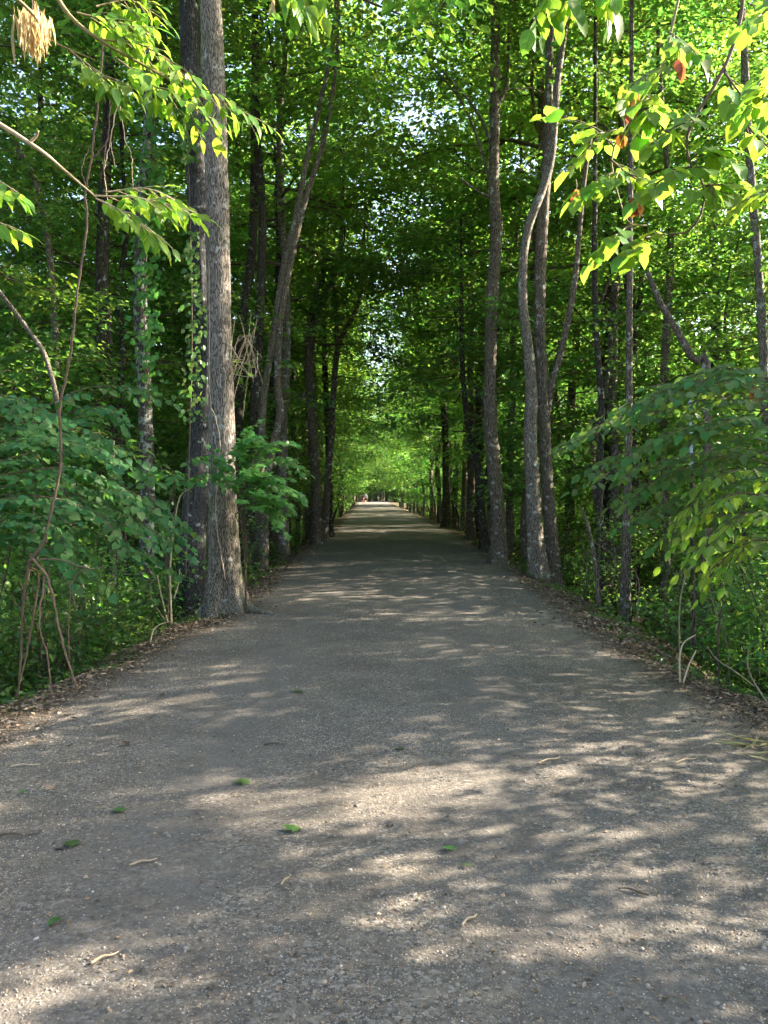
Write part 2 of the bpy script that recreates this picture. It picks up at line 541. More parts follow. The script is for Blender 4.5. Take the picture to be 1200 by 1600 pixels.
# ------------------------------------------------------------------ leaves
def leaf_shape(kind):
    """unit leaf: base at the origin, blade along +Y, upper side +Z. returns V, tris"""
    if kind == 'diamond':
        V = [(0, 0, 0), (-0.30, 0.45, 0.06), (0, 1, -0.10), (0.30, 0.45, 0.06)]
        return np.array(V), np.array([(0, 2, 1), (0, 3, 2)])
    if kind in ('heart', 'ovate', 'narrow', 'oval'):
        ys = [0, 0.10, 0.30, 0.58, 0.82, 1.0]
        ws = {'heart': [0.0, 0.36, 0.47, 0.38, 0.17, 0], 'ovate': [0.0, 0.13, 0.25, 0.24, 0.11, 0],
              'narrow': [0, 0.03, 0.05, 0.05, 0.03, 0], 'oval': [0.0, 0.17, 0.31, 0.31, 0.17, 0]}[kind]
        lob = {'heart': -0.14}.get(kind, 0)
        V, T = [], []
        for i, (y, wd) in enumerate(zip(ys, ws)):
            z = -0.22 * y * y
            V.append((0, y, z))
            if 0 < i < 5:
                yy = y + (lob if i == 1 else 0)
                V.append((-wd, yy, z + 0.16 * wd)); V.append((wd, yy, z + 0.16 * wd))
        # index: 0 ; 1,2,3 ; 4,5,6 ; 7,8,9 ; 10,11,12 ; 13
        T += [(0, 1, 2), (0, 3, 1)]
        for k in (1, 4, 7):
            T += [(k, k + 3, k + 4), (k, k + 4, k + 1), (k, k + 2, k + 5), (k, k + 5, k + 3)]
        T += [(10, 13, 11), (10, 12, 13)]
        return np.array(V, float), np.array(T)
    if kind == 'maple':
        out_ = [(0, 0), (-0.22, 0.02), (-0.42, 0.12), (-0.27, 0.26), (-0.58, 0.52), (-0.24, 0.52), (-0.20, 0.62), (0, 1.0),
                (0.20, 0.62), (0.24, 0.52), (0.58, 0.52), (0.27, 0.26), (0.42, 0.12), (0.22, 0.02)]
        V = [(0, 0.33, 0.03)] + [(x, y, -0.22 * (x * x + (y - 0.33) ** 2)) for x, y in out_]
        n = len(out_)
        return np.array(V), np.array([(0, 1 + (k + 1) % n, 1 + k) for k in range(n)])


def frames(D, N):
    """rotation matrices with columns x, y(=D), z(~N)"""
    D = norm(D)
    X = norm(np.cross(D, N))
    Z = np.cross(X, D)
    return np.stack([X, D, Z], -1)


def bake(shape, P, Rm, S):
    """leaf geometry at P with frames Rm and size S, as arrays"""
    V0, T0 = shape
    V = np.einsum('nij,vj->nvi', Rm, V0) * np.asarray(S)[:, None, None] + P[:, None]
    F = T0[None] + (np.arange(len(P)) * len(V0))[:, None, None]
    return V.reshape(-1, 3), F.reshape(-1, 3)


SH = {k: leaf_shape(k) for k in ('diamond', 'heart', 'ovate', 'narrow', 'maple', 'oval')}


def shape_mesh(kind, mat):
    V, T = SH[kind]
    me = mesh_np(kind + '_leaf', V, T, [mat], smooth=True)
    return me


def clump_leaves(rng, C, n_each, rx, rz, size, tilt=0.5, droop=0.25):
    """n_each leaves in a flat clump about every centre in C"""
    n = len(C) * n_each
    c = np.repeat(C, n_each, 0)
    a = rng.uniform(0, 2 * math.pi, n)
    r = np.sqrt(rng.uniform(0, 1, n)) * rx
    P = c + np.stack([np.cos(a) * r, np.sin(a) * r, rng.normal(0, rz, n) - 0.18 * r * r / max(rx, 1e-3)], -1)
    b = a + rng.normal(0, 0.9, n)
    D = np.stack([np.cos(b), np.sin(b), rng.normal(-droop, 0.3, n)], -1)
    N = np.stack([rng.normal(0, tilt, n), rng.normal(0, tilt, n), np.ones(n)], -1)
    S = size * (0.5 + 0.95 * rng.uniform(0, 1, n) ** 1.3)
    return P, frames(D, N), S


# ------------------------------------------------------------------ tree prototypes (trunk mesh, crown mesh)
def make_tree(seed, H, r0, zc, rad, n_br, clumps, per, size, leaf, bark, wander=0.25, rx=0.5, flat=0.3, seg=10, up=0.5, z_low_rad=0.75):
    rng = np.random.default_rng(seed)
    n = 16
    z = np.linspace(-0.4, H, n)
    wx = np.cumsum(rng.normal(0, wander / 4, n)); wy = np.cumsum(rng.normal(0, wander / 4, n))
    k = (z - z[0]) / (z[-1] - z[0])
    wx -= wx[0] + (wx[-1] - wx[0]) * k * 0.6; wy -= wy[0] + (wy[-1] - wy[0]) * k * 0.6
    ax = np.stack([wx, wy, z], -1)
    fine = resample(ax, 34)
    kk = np.linspace(0, 1, 34)
    rr = r0 * ((1 - kk) ** 0.75 * 0.86 + 0.05) + r0 * 0.55 * np.exp(-np.maximum(fine[:, 2] + 0.1, 0) / 0.28)
    tb = MB()
    add_tube(tb, fine, rr, seg, 0, 1 + 0.07 * vnoise(rng, 34, seg, 4))
    trunk = tb.mesh('trunk', [bark], True)
    cb = MB()
    ctr = []
    for b in range(n_br):
        t = (b + rng.uniform(0, 1)) / n_br
        zb = zc + (H * 0.98 - zc) * t ** 0.9
        base = np.array([np.interp(zb, ax[:, 2], ax[:, i]) for i in range(3)])
        a = b * 2.4 + rng.normal(0, 0.5)
        prof = (z_low_rad + (1 - z_low_rad) * min(1, t * 2.5)) * (1 - max(0, t - 0.5) * 1.35) 
        L = rad * prof * rng.uniform(0.6, 1.12)
        rise = up * (0.35 + 0.9 * t) + rng.normal(0, 0.12)
        d = np.array((math.cos(a), math.sin(a), 0.0))
        s = np.array((-d[1], d[0], 0.0))
        bend = rng.normal(0, 0.16)
        u = np.linspace(0, 1, 6)[:, None]
        B = base + d * L * u + s * L * bend * u * u + np.array((0, 0, 1.0)) * L * (rise * u - 0.30 * u * u)
        B[1:-1] += rng.normal(0, 0.03 * L, (4, 3))
        rb = max(0.012, r0 * 0.30 * (1 - 0.55 * t))
        add_tube(cb, resample(B, 8), np.linspace(rb, 0.006, 8), 4, 1)
        for c in range(clumps):
            f = rng.uniform(0.28, 1.03)
            q = np.array([np.interp(f, u[:, 0], B[:, i]) for i in range(3)])
            wdt = L * 0.33 * (1.15 - abs(f - 0.6))
            q2 = q + s * rng.normal(0, wdt) + d * rng.normal(0, 0.12 * L) + np.array((0, 0, rng.normal(0.02, 0.09)))
            ctr.append(q2)
            if c % 2 == 0:
                add_tube(cb, np.array([q, (q + q2) / 2 + (0, 0, 0.05), q2]), (0.008, 0.006, 0.004), 3, 1)
    P, Rm, S = clump_leaves(rng, np.array(ctr), per, rx, 0.10 * flat / 0.3, size)
    V, Fc = bake(SH['diamond'], P, Rm, S)
    cb.add(V, Fc, 0)
    crown = cb.mesh('crown', [leaf, M['twig']])
    CROWN[crown.name] = (H, zc)
    return trunk, crown


CROWN = {}
TALL = [make_tree(100 + i, H, r, zc, rad, 25, 11, 50, 0.16, M['canopy'], bk, rx=0.58)
        for i, (H, r, zc, rad, bk) in enumerate([(17, .17, 6.0, 4.6, M['bark_dark']), (19, .20, 7.0, 4.2, M['bark_brown']), (15.5, .14, 5.0, 4.4, M['bark_dark']), (18, .16, 6.2, 5.0, M['bark_tan'])])]
MID = [make_tree(200 + i, H, r, zc, rad, 22, 9, 42, 0.125, M['under'], bk, rx=0.44, wander=0.5, up=0.42)
       for i, (H, r, zc, rad, bk) in enumerate([(9.5, .085, 2.4, 3.0, M['bark_brown']), (8.0, .07, 1.9, 2.8, M['bark_dark']), (11, .10, 3.2, 3.3, M['bark_tan']), (7.0, .06, 1.6, 2.5, M['bark_dark'])])]
SAP = [make_tree(300 + i, H, .028, zc, rad, 15, 5, 26, 0.10, M['under'], M['bark_brown'], rx=0.30, wander=0.4, up=0.4, seg=6)
       for i, (H, zc, rad) in enumerate([(3.6, .7, 1.25), (4.6, 1.0, 1.4), (2.8, .5, 1.1)])]


def make_bush(seed, H, rad, n_st, per, size, mat):
    rng = np.random.default_rng(seed)
    cb, ctr = MB(), []
    for k in range(n_st):
        a = k * 2.4 + rng.normal(0, .4); L = H * rng.uniform(.5, 1.1); o = rad * rng.uniform(.25, 1.0)
        tip = np.array((math.cos(a) * o, math.sin(a) * o, L))
        B = resample(np.array([(0.05 * math.cos(a), 0.05 * math.sin(a), -0.15), tip * (0.35, 0.35, 0.55), tip]), 7)
        add_tube(cb, B, np.linspace(0.010, 0.003, 7), 4, 1)
        for f in np.linspace(0.25, 1.0, 6):
            q = np.array([np.interp(f, np.linspace(0, 1, 7), B[:, i]) for i in range(3)])
            ctr.append(q + rng.normal(0, 0.12, 3) * (1, 1, 0.5))
    P, Rm, S = clump_leaves(rng, np.array(ctr), per, 0.22, 0.06, size, 0.55)
    V, Fc = bake(SH['diamond'], P, Rm, S)
    cb.add(V, Fc, 0)
    return cb.mesh('shrub', [mat, M['twig']])


BUSH = [make_bush(400 + i, H, r, n, per, s, m) for i, (H, r, n, per, s, m) in enumerate([
    (1.3, 0.95, 16, 16, 0.075, M['shrub']), (0.9, 0.85, 14, 16, 0.06, M['shrub']), (1.9, 1.1, 18, 16, 0.085, M['under']), (0.6, 0.7, 12, 14, 0.055, M['under'])])]

# ------------------------------------------------------------------ hero trees traced from the photograph
HERO_RNG = np.random.default_rng(7)


def hero_trunk(pts, depth, base_depth=None, seg=20, flare=0.5, flare_h=0.4, relief=0.05, top=None, dz=None, lobes=5):
    """pts: (u, v, width px) from the bottom up; depth metres; returns mesh pieces in world space"""
    P, rad = [], []
    for k, p in enumerate(pts):
        d = depth if len(p) < 4 else p[3]
        q = px(p[0], p[1], d)
        P.append(q); rad.append(p[2] / F_PX * d / 2)
    g = float(terrain(P[0][0], P[0][1]))
    base = P[0].copy(); base[2] = g - 0.35
    if P[0][2] - g > 0.5:
        b2 = P[0].copy(); b2[2] = g + 0.05
        P = [base, b2] + P; rad = [rad[0] * 1.12, rad[0] * 1.08] + rad
    else:
        P = [base] + P[0:]; rad = [rad[0] * 1.05] + rad
    if top:
        a, b = P[-2], P[-1]
        dirv = (b - a) / np.linalg.norm(b - a)
        for f in (0.35, 0.7, 1.0):
            zz = b[2] + (top - b[2]) * f
            P.append(b + np.array((dirv[0] * 0.6, dirv[1] * 0.6, 0)) * (1 - math.exp(-2 * f)) + np.array((0, 0, zz - b[2])))
            rad.append(rad[-1] * 0.72 if f < 1 else 0.03)
    P = np.array(P); rad = np.array(rad)
    seglen = np.concatenate([[0], np.cumsum(np.linalg.norm(np.diff(P, axis=0), axis=1))])
    n = int(max(30, seglen[-1] / 0.14))
    # resample by arc length
    u = np.linspace(0, seglen[-1], n)
    Q = resample(P, 400)
    s2 = np.concatenate([[0], np.cumsum(np.linalg.norm(np.diff(Q, axis=0), axis=1))])
    uu = np.linspace(0, s2[-1], n)
    fine = np.stack([np.interp(uu, s2, Q[:, i]) for i in range(3)], -1)
    rr = np.interp(uu / s2[-1], seglen / seglen[-1], rad)
    h = np.maximum(fine[:, 2] - g, 0)
    rng = HERO_RNG
    ang = np.linspace(0, 2 * math.pi, seg, endpoint=False)
    ph = rng.uniform(0, 6.28)
    lob = 1 + flare * np.exp(-h / flare_h)[:, None] * (0.55 + 0.75 * np.clip(np.cos(lobes * ang + ph), -0.3, 1))[None]
    rel = lob * (1 + relief * vnoise(rng, n, seg, 5) + relief * 0.6 * vnoise(rng, n, seg, 2))
    return fine, rr, rel, seg


def wmesh(builder, origin, name, mats, smooth=True):
    builder.V = [v - np.asarray(origin) for v in builder.V]
    return builder.mesh(name, mats, smooth)


def hero_tree(name, label, pts, depth, bark, top=None, crown=None, cs=1.0, cz=0.0, limbs=(), group=None, crz=0.0, **kw):
    if crown is not None and top and depth < 22.5:      # the leaves start above what the frame shows of these trunks
        Hc, zc = CROWN[crown[1].name]
        cz = max(cz, 1.6 + 0.6 * depth - 0.6 - zc * cs + 1.2)
        top = max(top, cz - 1.2 + 0.8 * Hc * cs)
    fine, rr, rel, seg = hero_trunk(pts, depth, top=top, **kw)
    b = px(pts[0][0], pts[0][1], pts[0][3] if len(pts[0]) > 3 else depth)
    org = np.array((b[0], b[1], float(terrain(b[0], b[1]))))
    t = thing(name, label, 'tree', org, group)
    mb = MB()
    add_tube(mb, fine, rr, seg, 0, rel)
    obj('trunk', wmesh(mb, org, 'trunk', [bark]), t)
    for lm in limbs:                       # (list of (u, v, w[, depth]))
        P = np.array([px(p[0], p[1], p[3] if len(p) > 3 else depth) for p in lm])
        rd = np.array([p[2] / F_PX * (p[3] if len(p) > 3 else depth) / 2 for p in lm])
        n = 22
        lb = MB()
        Q = resample(P, n)
        rq = np.interp(np.linspace(0, 1, n), np.linspace(0, 1, len(rd)), rd)
        add_tube(lb, Q, rq, 8, 0, 1 + 0.06 * vnoise(HERO_RNG, n, 8, 3))
        obj('limb', wmesh(lb, org, 'limb', [bark]), t)
    if crown is not None:
        o = obj('crown', crown[1], t, 'stuff')
        tp = fine[-1] - org
        o.location = (tp[0], tp[1], cz)
        o.scale = (cs, cs, cs)
        o.rotation_euler = (0, 0, crz)
    return t, fine, rr, org


# ---- left of the path
tA, fA, rA, oA = hero_tree('oak_tree', 'thick grey furrowed trunk at the left path edge with roots reaching the gravel',
                           [(353, 948, 54), (351, 880, 48), (348, 780, 43), (346, 650, 39), (343, 520, 37), (340, 350, 35), (336, 180, 34), (330, 20, 33), (326, -120, 31)],
                           11.4, M['bark_grey'], top=17, crown=TALL[1], cs=0.95, cz=1.0, seg=40, flare=0.62, flare_h=0.30, relief=0.035)
for rt in ([(370, 930, 16), (392, 945, 13), (412, 955, 9), (432, 962, 4)], [(352, 938, 16), (366, 955, 10), (372, 964, 4)], [(340, 930, 14), (326, 950, 12), (318, 968, 6)]):
    lb = MB()
    d = [11.4, 11.2, 11.0, 10.85]
    P = np.array([px(u, v, d[i]) for i, (u, v, _) in enumerate(rt)])
    for i in range(1, len(P)):
        P[i, 2] = float(terrain(P[i, 0], P[i, 1])) + (0.07, 0.05, 0.03, -0.005)[i]
    rd = np.array([w_ / F_PX * 11.2 / 2 for _, _, w_ in rt])
    add_tube(lb, resample(P, 16), np.interp(np.linspace(0, 1, 16), np.linspace(0, 1, len(rd)), rd), 8, 0, 1 + 0.1 * vnoise(HERO_RNG, 16, 8, 2))
    obj('root', wmesh(lb, oA, 'root', [M['bark_grey']]), tA)

hero_tree('poplar_tree', 'broad pale grey trunk half hidden behind the thick oak on the left',
          [(301, 965, 46), (301, 850, 41), (311, 720, 36), (318, 600, 33), (319, 520, 32), (312, 380, 30), (306, 270, 30), (298, 100, 30), (293, -60, 28)],
          14.2, M['bark_pale'], top=19, crown=TALL[3], cs=1.0, cz=1.0, seg=32, flare=0.35, relief=0.03)
hero_tree('lichened_tree', 'slim trunk with white lichen patches and a leafy climber on the left bank',
          [(228, 960, 26), (230, 850, 24), (229, 700, 22), (224, 580, 21), (219, 450, 20), (224, 300, 18), (232, 200, 16), (226, 60, 14)],
          16.0, M['bark_lichen'], top=14, crown=TALL[2], cs=0.85, cz=1.5, seg=16)
hero_tree('dark_tree', 'dark leaning trunk left of the lichen patched one',
          [(186, 960, 30), (178, 700, 27), (168, 620, 25), (163, 520, 22), (160, 420, 20), (163, 300, 18), (170, 150, 16)],
          18.0, M['bark_dark'], top=15, crown=TALL[0], cs=0.9, cz=1.0, seg=16)
hero_tree('slender_tree', 'slender pale stem crossed by a leaning branch near the left photo edge',
          [(95, 800, 12), (92, 620, 12), (86, 520, 11), (80, 420, 10), (70, 340, 10), (50, 270, 9), (20, 220, 9)],
          17.0, M['bark_tan'], top=None, crown=MID[0], cs=1.0, cz=1.0, seg=10)
hero_tree('leaning_tree', 'thin pale dead stem leaning leftward near the left photo edge',
          [(96, 700, 7), (75, 570, 8), (40, 510, 7), (-30, 420, 6)], 14.5, M['bark_tan'], seg=8)

# cluster right of the oak
hero_tree('cluster_tree', 'dark straight stem, backmost of the cluster right of the thick oak',
          [(384, 868, 22), (392, 760, 18), (396, 680, 17), (401, 580, 16), (408, 440, 14), (410, 330, 12), (402, 200, 10)],
          20.5, M['bark_dark'], top=13, crown=MID[2], cs=1.15, cz=2.0, seg=14, crz=1)
hero_tree('cluster_tree', 'sunlit straight brown stem in the middle of the cluster right of the thick oak',
          [(403, 878, 15), (406, 800, 13), (408, 700, 12), (414, 610, 11), (428, 520, 11), (441, 430, 10), (462, 340, 9), (480, 250, 8), (505, 140, 7), (522, 50, 5)],
          19.5, M['bark_tan'], top=13, crown=MID[0], cs=1.1, cz=2.5, seg=12, crz=2)
hero_tree('cluster_tree', 'S curved brown stem on the path side of the oak side cluster',
          [(411, 884, 17), (413, 800, 14), (419, 740, 13), (428, 690, 13), (438, 650, 13), (434, 600, 12), (436, 520, 12), (446, 450, 11), (458, 390, 10), (475, 320, 9), (508, 210, 7), (526, 90, 5)],
          19.0, M['bark_brown'], top=12.5, crown=MID[2], cs=1.05, cz=2.0, seg=12, crz=4)
hero_tree('cluster_tree', 'short dark trunk at the foot of the oak side cluster, left of the others',
          [(372, 866, 24), (374, 780, 20), (371, 640, 18), (378, 500, 16), (395, 380, 13)], 21.5, M['bark_dark'], top=14, crown=MID[1], cs=1.2, cz=3, seg=14)
# pair further on
hero_tree('path_side_tree', 'sturdy brown trunk with a cut stub beside the path, left middle distance',
          [(495, 845, 17), (494, 780, 15), (490, 700, 14), (485, 620, 15), (483, 560, 13), (489, 520, 12), (502, 475, 10), (517, 440, 9), (530, 400, 7)],
          26.5, M['bark_brown'], top=13, crown=MID[2], cs=1.3, cz=2.0, seg=14, crz=3,
          limbs=[[(484, 612, 10), (477, 616, 9), (470, 622, 7)], [(484, 555, 10), (480, 520, 9), (492, 470, 8), (500, 430, 6)]])
hero_tree('path_side_tree', 'slim forked trunk just behind the stubbed brown one on the left',
          [(506, 845, 13), (511, 770, 11), (517, 690, 10), (521, 620, 9), (525, 560, 9), (532, 530, 9), (548, 500, 8), (562, 465, 6)],
          27.5, M['bark_brown'], top=12, crown=MID[0], cs=1.3, cz=2.5, seg=12, limbs=[[(523, 590, 8), (526, 540, 7), (525, 490, 6), (518, 420, 5)]])
hero_tree('path_side_tree', 'straight dark trunk behind the forked pair on the left',
          [(516, 835, 10), (513, 700, 9), (508, 580, 9), (505, 460, 8), (505, 300, 6)], 31.0, M['bark_dark'], top=15, crown=TALL[2], cs=0.85, cz=0.5, seg=10)

# ---- right of the path
hero_tree('path_side_tree', 'tall dark knobbly trunk at the right path edge, nearest the gravel',
          [(780, 880, 25), (779, 820, 22), (774, 750, 21), (768, 680, 20), (766, 620, 19), (767, 540, 19), (770, 450, 18), (776, 370, 18), (772, 290, 16), (773, 180, 15), (774, 60, 13), (773, -80, 12)],
          19.0, M['bark_brown'], top=17, crown=TALL[0], cs=0.95, cz=1.2, seg=20, relief=0.06, crz=1.0,
          limbs=[[(775, 250, 7), (758, 200, 5), (735, 160, 4), (690, 110, 3)], [(775, 170, 7), (792, 130, 6), (795, 60, 5), (800, -20, 4)], [(768, 290, 5), (740, 200, 4), (715, 150, 3), (670, 100, 2)], [(772, 310, 5), (748, 300, 4), (720, 280, 3)]])
hero_tree('path_side_tree', 'pale grey trunk with a sweeping S bend on the right path edge',
          [(840, 902, 27), (836, 830, 24), (832, 760, 22), (829, 690, 21), (830, 620, 19), (825, 540, 16), (817, 470, 14), (818, 400, 13), (827, 350, 13), (846, 300, 13), (860, 255, 12), (866, 200, 11), (872, 120, 10), (884, 20, 9)],
          16.5, M['bark_tan'], top=15, crown=TALL[2], cs=0.95, cz=1.5, seg=20, relief=0.04, crz=2)
hero_tree('path_side_tree', 'upright brown trunk with shaggy bark right behind the S bent one',
          [(866, 918, 22), (861, 830, 20), (855, 750, 18), (851, 660, 18), (846, 560, 18), (844, 470, 17), (846, 380, 17), (851, 300, 16), (857, 220, 14), (858, 120, 12), (861, 0, 11)],
          17.0, M['bark_brown'], top=17, crown=TALL[1], cs=0.9, cz=0.5, seg=18, relief=0.07, crz=3,
          limbs=[[(852, 660, 12), (862, 600, 11), (874, 560, 10), (888, 500, 10), (898, 440, 9), (904, 380, 8), (912, 290, 7), (925, 200, 6)]])
hero_tree('path_side_tree', 'dark slim trunk leaning inward beside the path, right middle distance',
          [(697, 822, 13), (697, 760, 12), (696, 690, 11), (692, 600, 10), (690, 500, 9)], 40, M['bark_dark'], top=15, crown=TALL[0], cs=0.9, cz=0.3, seg=10)
hero_tree('path_side_tree', 'dark double trunk between the gravel and the knobbly tree on the right',
          [(757, 858, 13), (752, 800, 12), (748, 740, 11), (738, 690, 11), (728, 640, 9), (722, 560, 8)], 24, M['bark_dark'], top=10, crown=MID[1], cs=1.2, cz=1.0, seg=10,
          limbs=[[(750, 780, 9), (765, 720, 8), (758, 650, 7), (742, 600, 6)]])
hero_tree('snag_tree', 'dark broken vine wrapped trunk deep in the right hand wood',
          [(958, 800, 26), (957, 640, 25), (956, 520, 24), (957, 440, 26), (954, 380, 18), (950, 330, 12)], 24, M['bark_dark'], seg=14, relief=0.16)
hero_tree('right_wood_tree', 'dark trunk with a crooked fork just right of the broken snag',
          [(992, 800, 15), (986, 640, 15), (988, 560, 14), (990, 500, 13), (978, 430, 11), (970, 330, 9)], 22, M['bark_dark'], top=12, crown=MID[3], cs=1.2, cz=2.5, seg=12,
          limbs=[[(989, 520, 11), (1000, 470, 9), (1005, 400, 8), (1015, 300, 6)]])
hero_tree('right_wood_tree', 'slim straight trunk behind the leaning bare limb on the right',
          [(1040, 800, 14), (1038, 600, 13), (1044, 480, 12), (1048, 400, 11), (1046, 300, 9), (1030, 100, 7)], 20, M['bark_brown'], top=15, crown=TALL[3], cs=0.8, cz=0.5, seg=12)
hero_tree('leaning_tree', 'bare brown limb leaning left across the right hand wood',
          [(1105, 600, 14), (1085, 565, 13), (1060, 520, 11), (1035, 480, 10), (1022, 450, 9), (1012, 425, 7)], 13, M['bark_brown'], seg=10)
hero_tree('right_wood_tree', 'pale slender trunk near the upper right photo corner',
          [(1200, 800, 15), (1195, 600, 14), (1185, 420, 13), (1172, 260, 12), (1166, 150, 12), (1158, 0, 10), (1150, -100, 9)], 15, M['bark_tan'], top=14, crown=TALL[2], cs=0.8, cz=1.5, seg=12, crz=5)
hero_tree('right_wood_tree', 'dark trunk low on the right bank, nearest behind the S bent tree',
          [(940, 925, 13), (938, 860, 12), (936, 760, 11), (940, 640, 10), (930, 480, 9)], 18, M['bark_dark'], top=11, crown=MID[1], cs=1.1, cz=2.0, seg=10)
hero_tree('right_wood_tree', 'grey brown trunk rising through the ferny growth of the right bank',
          [(977, 945, 17), (978, 870, 15), (980, 780, 13), (982, 700, 12)], 15, M['bark_brown'], top=9, crown=MID[3], cs=1.1, cz=2.4, seg=12)
hero_tree('right_wood_tree', 'thin bent stem in front of the grey brown trunk on the right bank',
          [(936, 960, 7), (930, 880, 6), (918, 820, 5), (905, 790, 2)], 13.5, M['bark_brown'], seg=8)

# ------------------------------------------------------------------ other trees one can tell apart along the path
def copy_tree(kind, proto, name, label, cat, x, y, s, rz, group, cz=0.0):
    t = thing(name, label, cat, (x, y, float(terrain(x, y))), group, rz, s)
    obj('trunk', proto[0], t)
    o = obj('crown', proto[1], t, 'stuff')
    return t


rng = np.random.default_rng(21)
ORD = ['first', 'second', 'third', 'fourth', 'fifth', 'sixth', 'seventh', 'eighth', 'ninth', 'tenth', 'eleventh', 'twelfth', 'thirteenth', 'fourteenth', 'fifteenth', 'sixteenth', 'seventeenth', 'eighteenth', 'nineteenth', 'twentieth']
rows = []
for sgn in (-1, 1):
    y = 30.0 if sgn < 0 else 27.0
    k = 0
    while y < 128:
        l, r = edges(y)
        off = rng.uniform(0.25, 1.6)
        x = l - off if sgn < 0 else r + off
        rows.append((sgn, x, y, k)); k += 1
        y += rng.uniform(2.6, 5.2) * (1 + y / 160)
for sgn, x, y, k in rows:
    sd_ = 'left' if sgn < 0 else 'right'
    far = 'middle distance' if y < 60 else 'far distance'
    kind = rng.uniform()
    rzv = rng.uniform(0, 6.28)
    if kind < 0.55:
        copy_tree('t', TALL[rng.integers(4)], 'path_side_tree', f'tall slim trunk lining the {sd_} path edge, {far}', 'tree', x, y, rng.uniform(0.8, 1.05), rzv, f'tall trees lining the {sd_} path edge, {far}')
    else:
        copy_tree('m', MID[rng.integers(4)], 'understory_tree', f'low leafy tree leaning over the {sd_} path edge, {far}', 'tree', x, y, rng.uniform(0.9, 1.25), rzv, f'low trees lining the {sd_} path edge, {far}')

for k in range(26):
    sgn = -1 if k % 2 else 1
    y = 48 + k * 3.1 + rng.uniform(-1, 1)
    l, r = edges(y)
    x = l - rng.uniform(.5, 1.3) if sgn < 0 else r + rng.uniform(.5, 1.3)
    sd_ = 'left' if sgn < 0 else 'right'
    copy_tree('m', MID[rng.integers(4)], 'understory_tree', f'low tree arching over the far path from the {sd_} edge', 'tree', x, y, rng.uniform(1.25, 1.6), rng.uniform(0, 6.28), f'low trees arching over the far path from the {sd_}')

# second zone
def free(x, y, used, dmin):
    return all((x - a) ** 2 + (y - b) ** 2 > dmin * dmin for a, b in used)


TALLSPOTS = [(-3.4, 26), (-3.4, 38), (-6.2, 28), (-7.5, 35), (-9.6, 24.5), (-12, 31), (-4.5, 47), (-3.2, 32), (-5.4, 41), (-8, 22.5),
             (4.5, 27), (4.6, 39), (7.2, 31), (9.5, 24), (11.2, 32), (14, 27.5), (5.0, 48), (4.4, 33), (6.4, 44), (8.8, 28), (4.3, 22.8), (-3.3, 22.4), (6.3, 22), (12.2, 23.5)]
MIDSPOTS = [(6.0, 21.5), (8.0, 24.5), (10.2, 21.0), (12.4, 25.5), (5.6, 26), (9.4, 29), (7.0, 34), (13.5, 31), (11.2, 18.5), (8.2, 18.0), (6.6, 29), (-5.2, 23), (-7.6, 26), (-10.5, 23), (-6.6, 31), (-9, 20), (-12, 27), (-4.6, 28)]
for k, (x, y) in enumerate(TALLSPOTS):
    sd_ = 'left' if x < 0 else 'right'
    copy_tree('t', TALL[(k * 3 + (x > 0)) % 4], 'woodland_tree', f'tall canopy tree in the {sd_} hand wood', 'tree', x + rng.normal(0, .3), y + rng.normal(0, .5), rng.uniform(1.12, 1.3), rng.uniform(0, 6.28), f'tall canopy trees of the {sd_} hand wood')
for k, (x, y) in enumerate(MIDSPOTS):
    sd_ = 'left' if x < 0 else 'right'
    copy_tree('m', MID[k % 4], 'understory_tree', f'leafy understory tree behind the first trunks on the {sd_}', 'tree', x, y, rng.uniform(1.05, 1.3), rng.uniform(0, 6.28), f'leafy understory trees behind the first trunks on the {sd_}')
used = [(o.location.x, o.location.y) for o in COL.objects if o.type == 'EMPTY']
cnt = 0
for _ in range(900):
    y = rng.uniform(21.5, 62)
    sgn = -1 if rng.uniform() < 0.5 else 1
    l, r = edges(y)
    off = rng.uniform(2.2, 2.5 + 0.28 * y)
    x = l - off if sgn < 0 else r + off
    if abs(x) > 0.50 * y + 2.5 or not free(x, y, used, 2.6):
        continue
    used.append((x, y)); cnt += 1
    sd_ = 'left' if sgn < 0 else 'right'
    zone = 'nearer' if y < 32 else 'middle' if y < 46 else 'deeper'
    rzv = rng.uniform(0, 6.28)
    if rng.uniform() < 0.45:
        copy_tree('t', TALL[rng.integers(4)], 'woodland_tree', f'tall trunk standing inside the {sd_} hand wood, {zone} part', 'tree', x, y, rng.uniform(0.75, 1.05), rzv, f'tall trees inside the {sd_} wood, {zone} part')
    else:
        copy_tree('m', MID[rng.integers(4)], 'understory_tree', f'thin layered understory tree inside the {sd_} hand wood, {zone} part', 'tree', x, y, rng.uniform(0.8, 1.2), rzv, f'understory trees inside the {sd_} wood, {zone} part')
    if cnt > 95:
        break

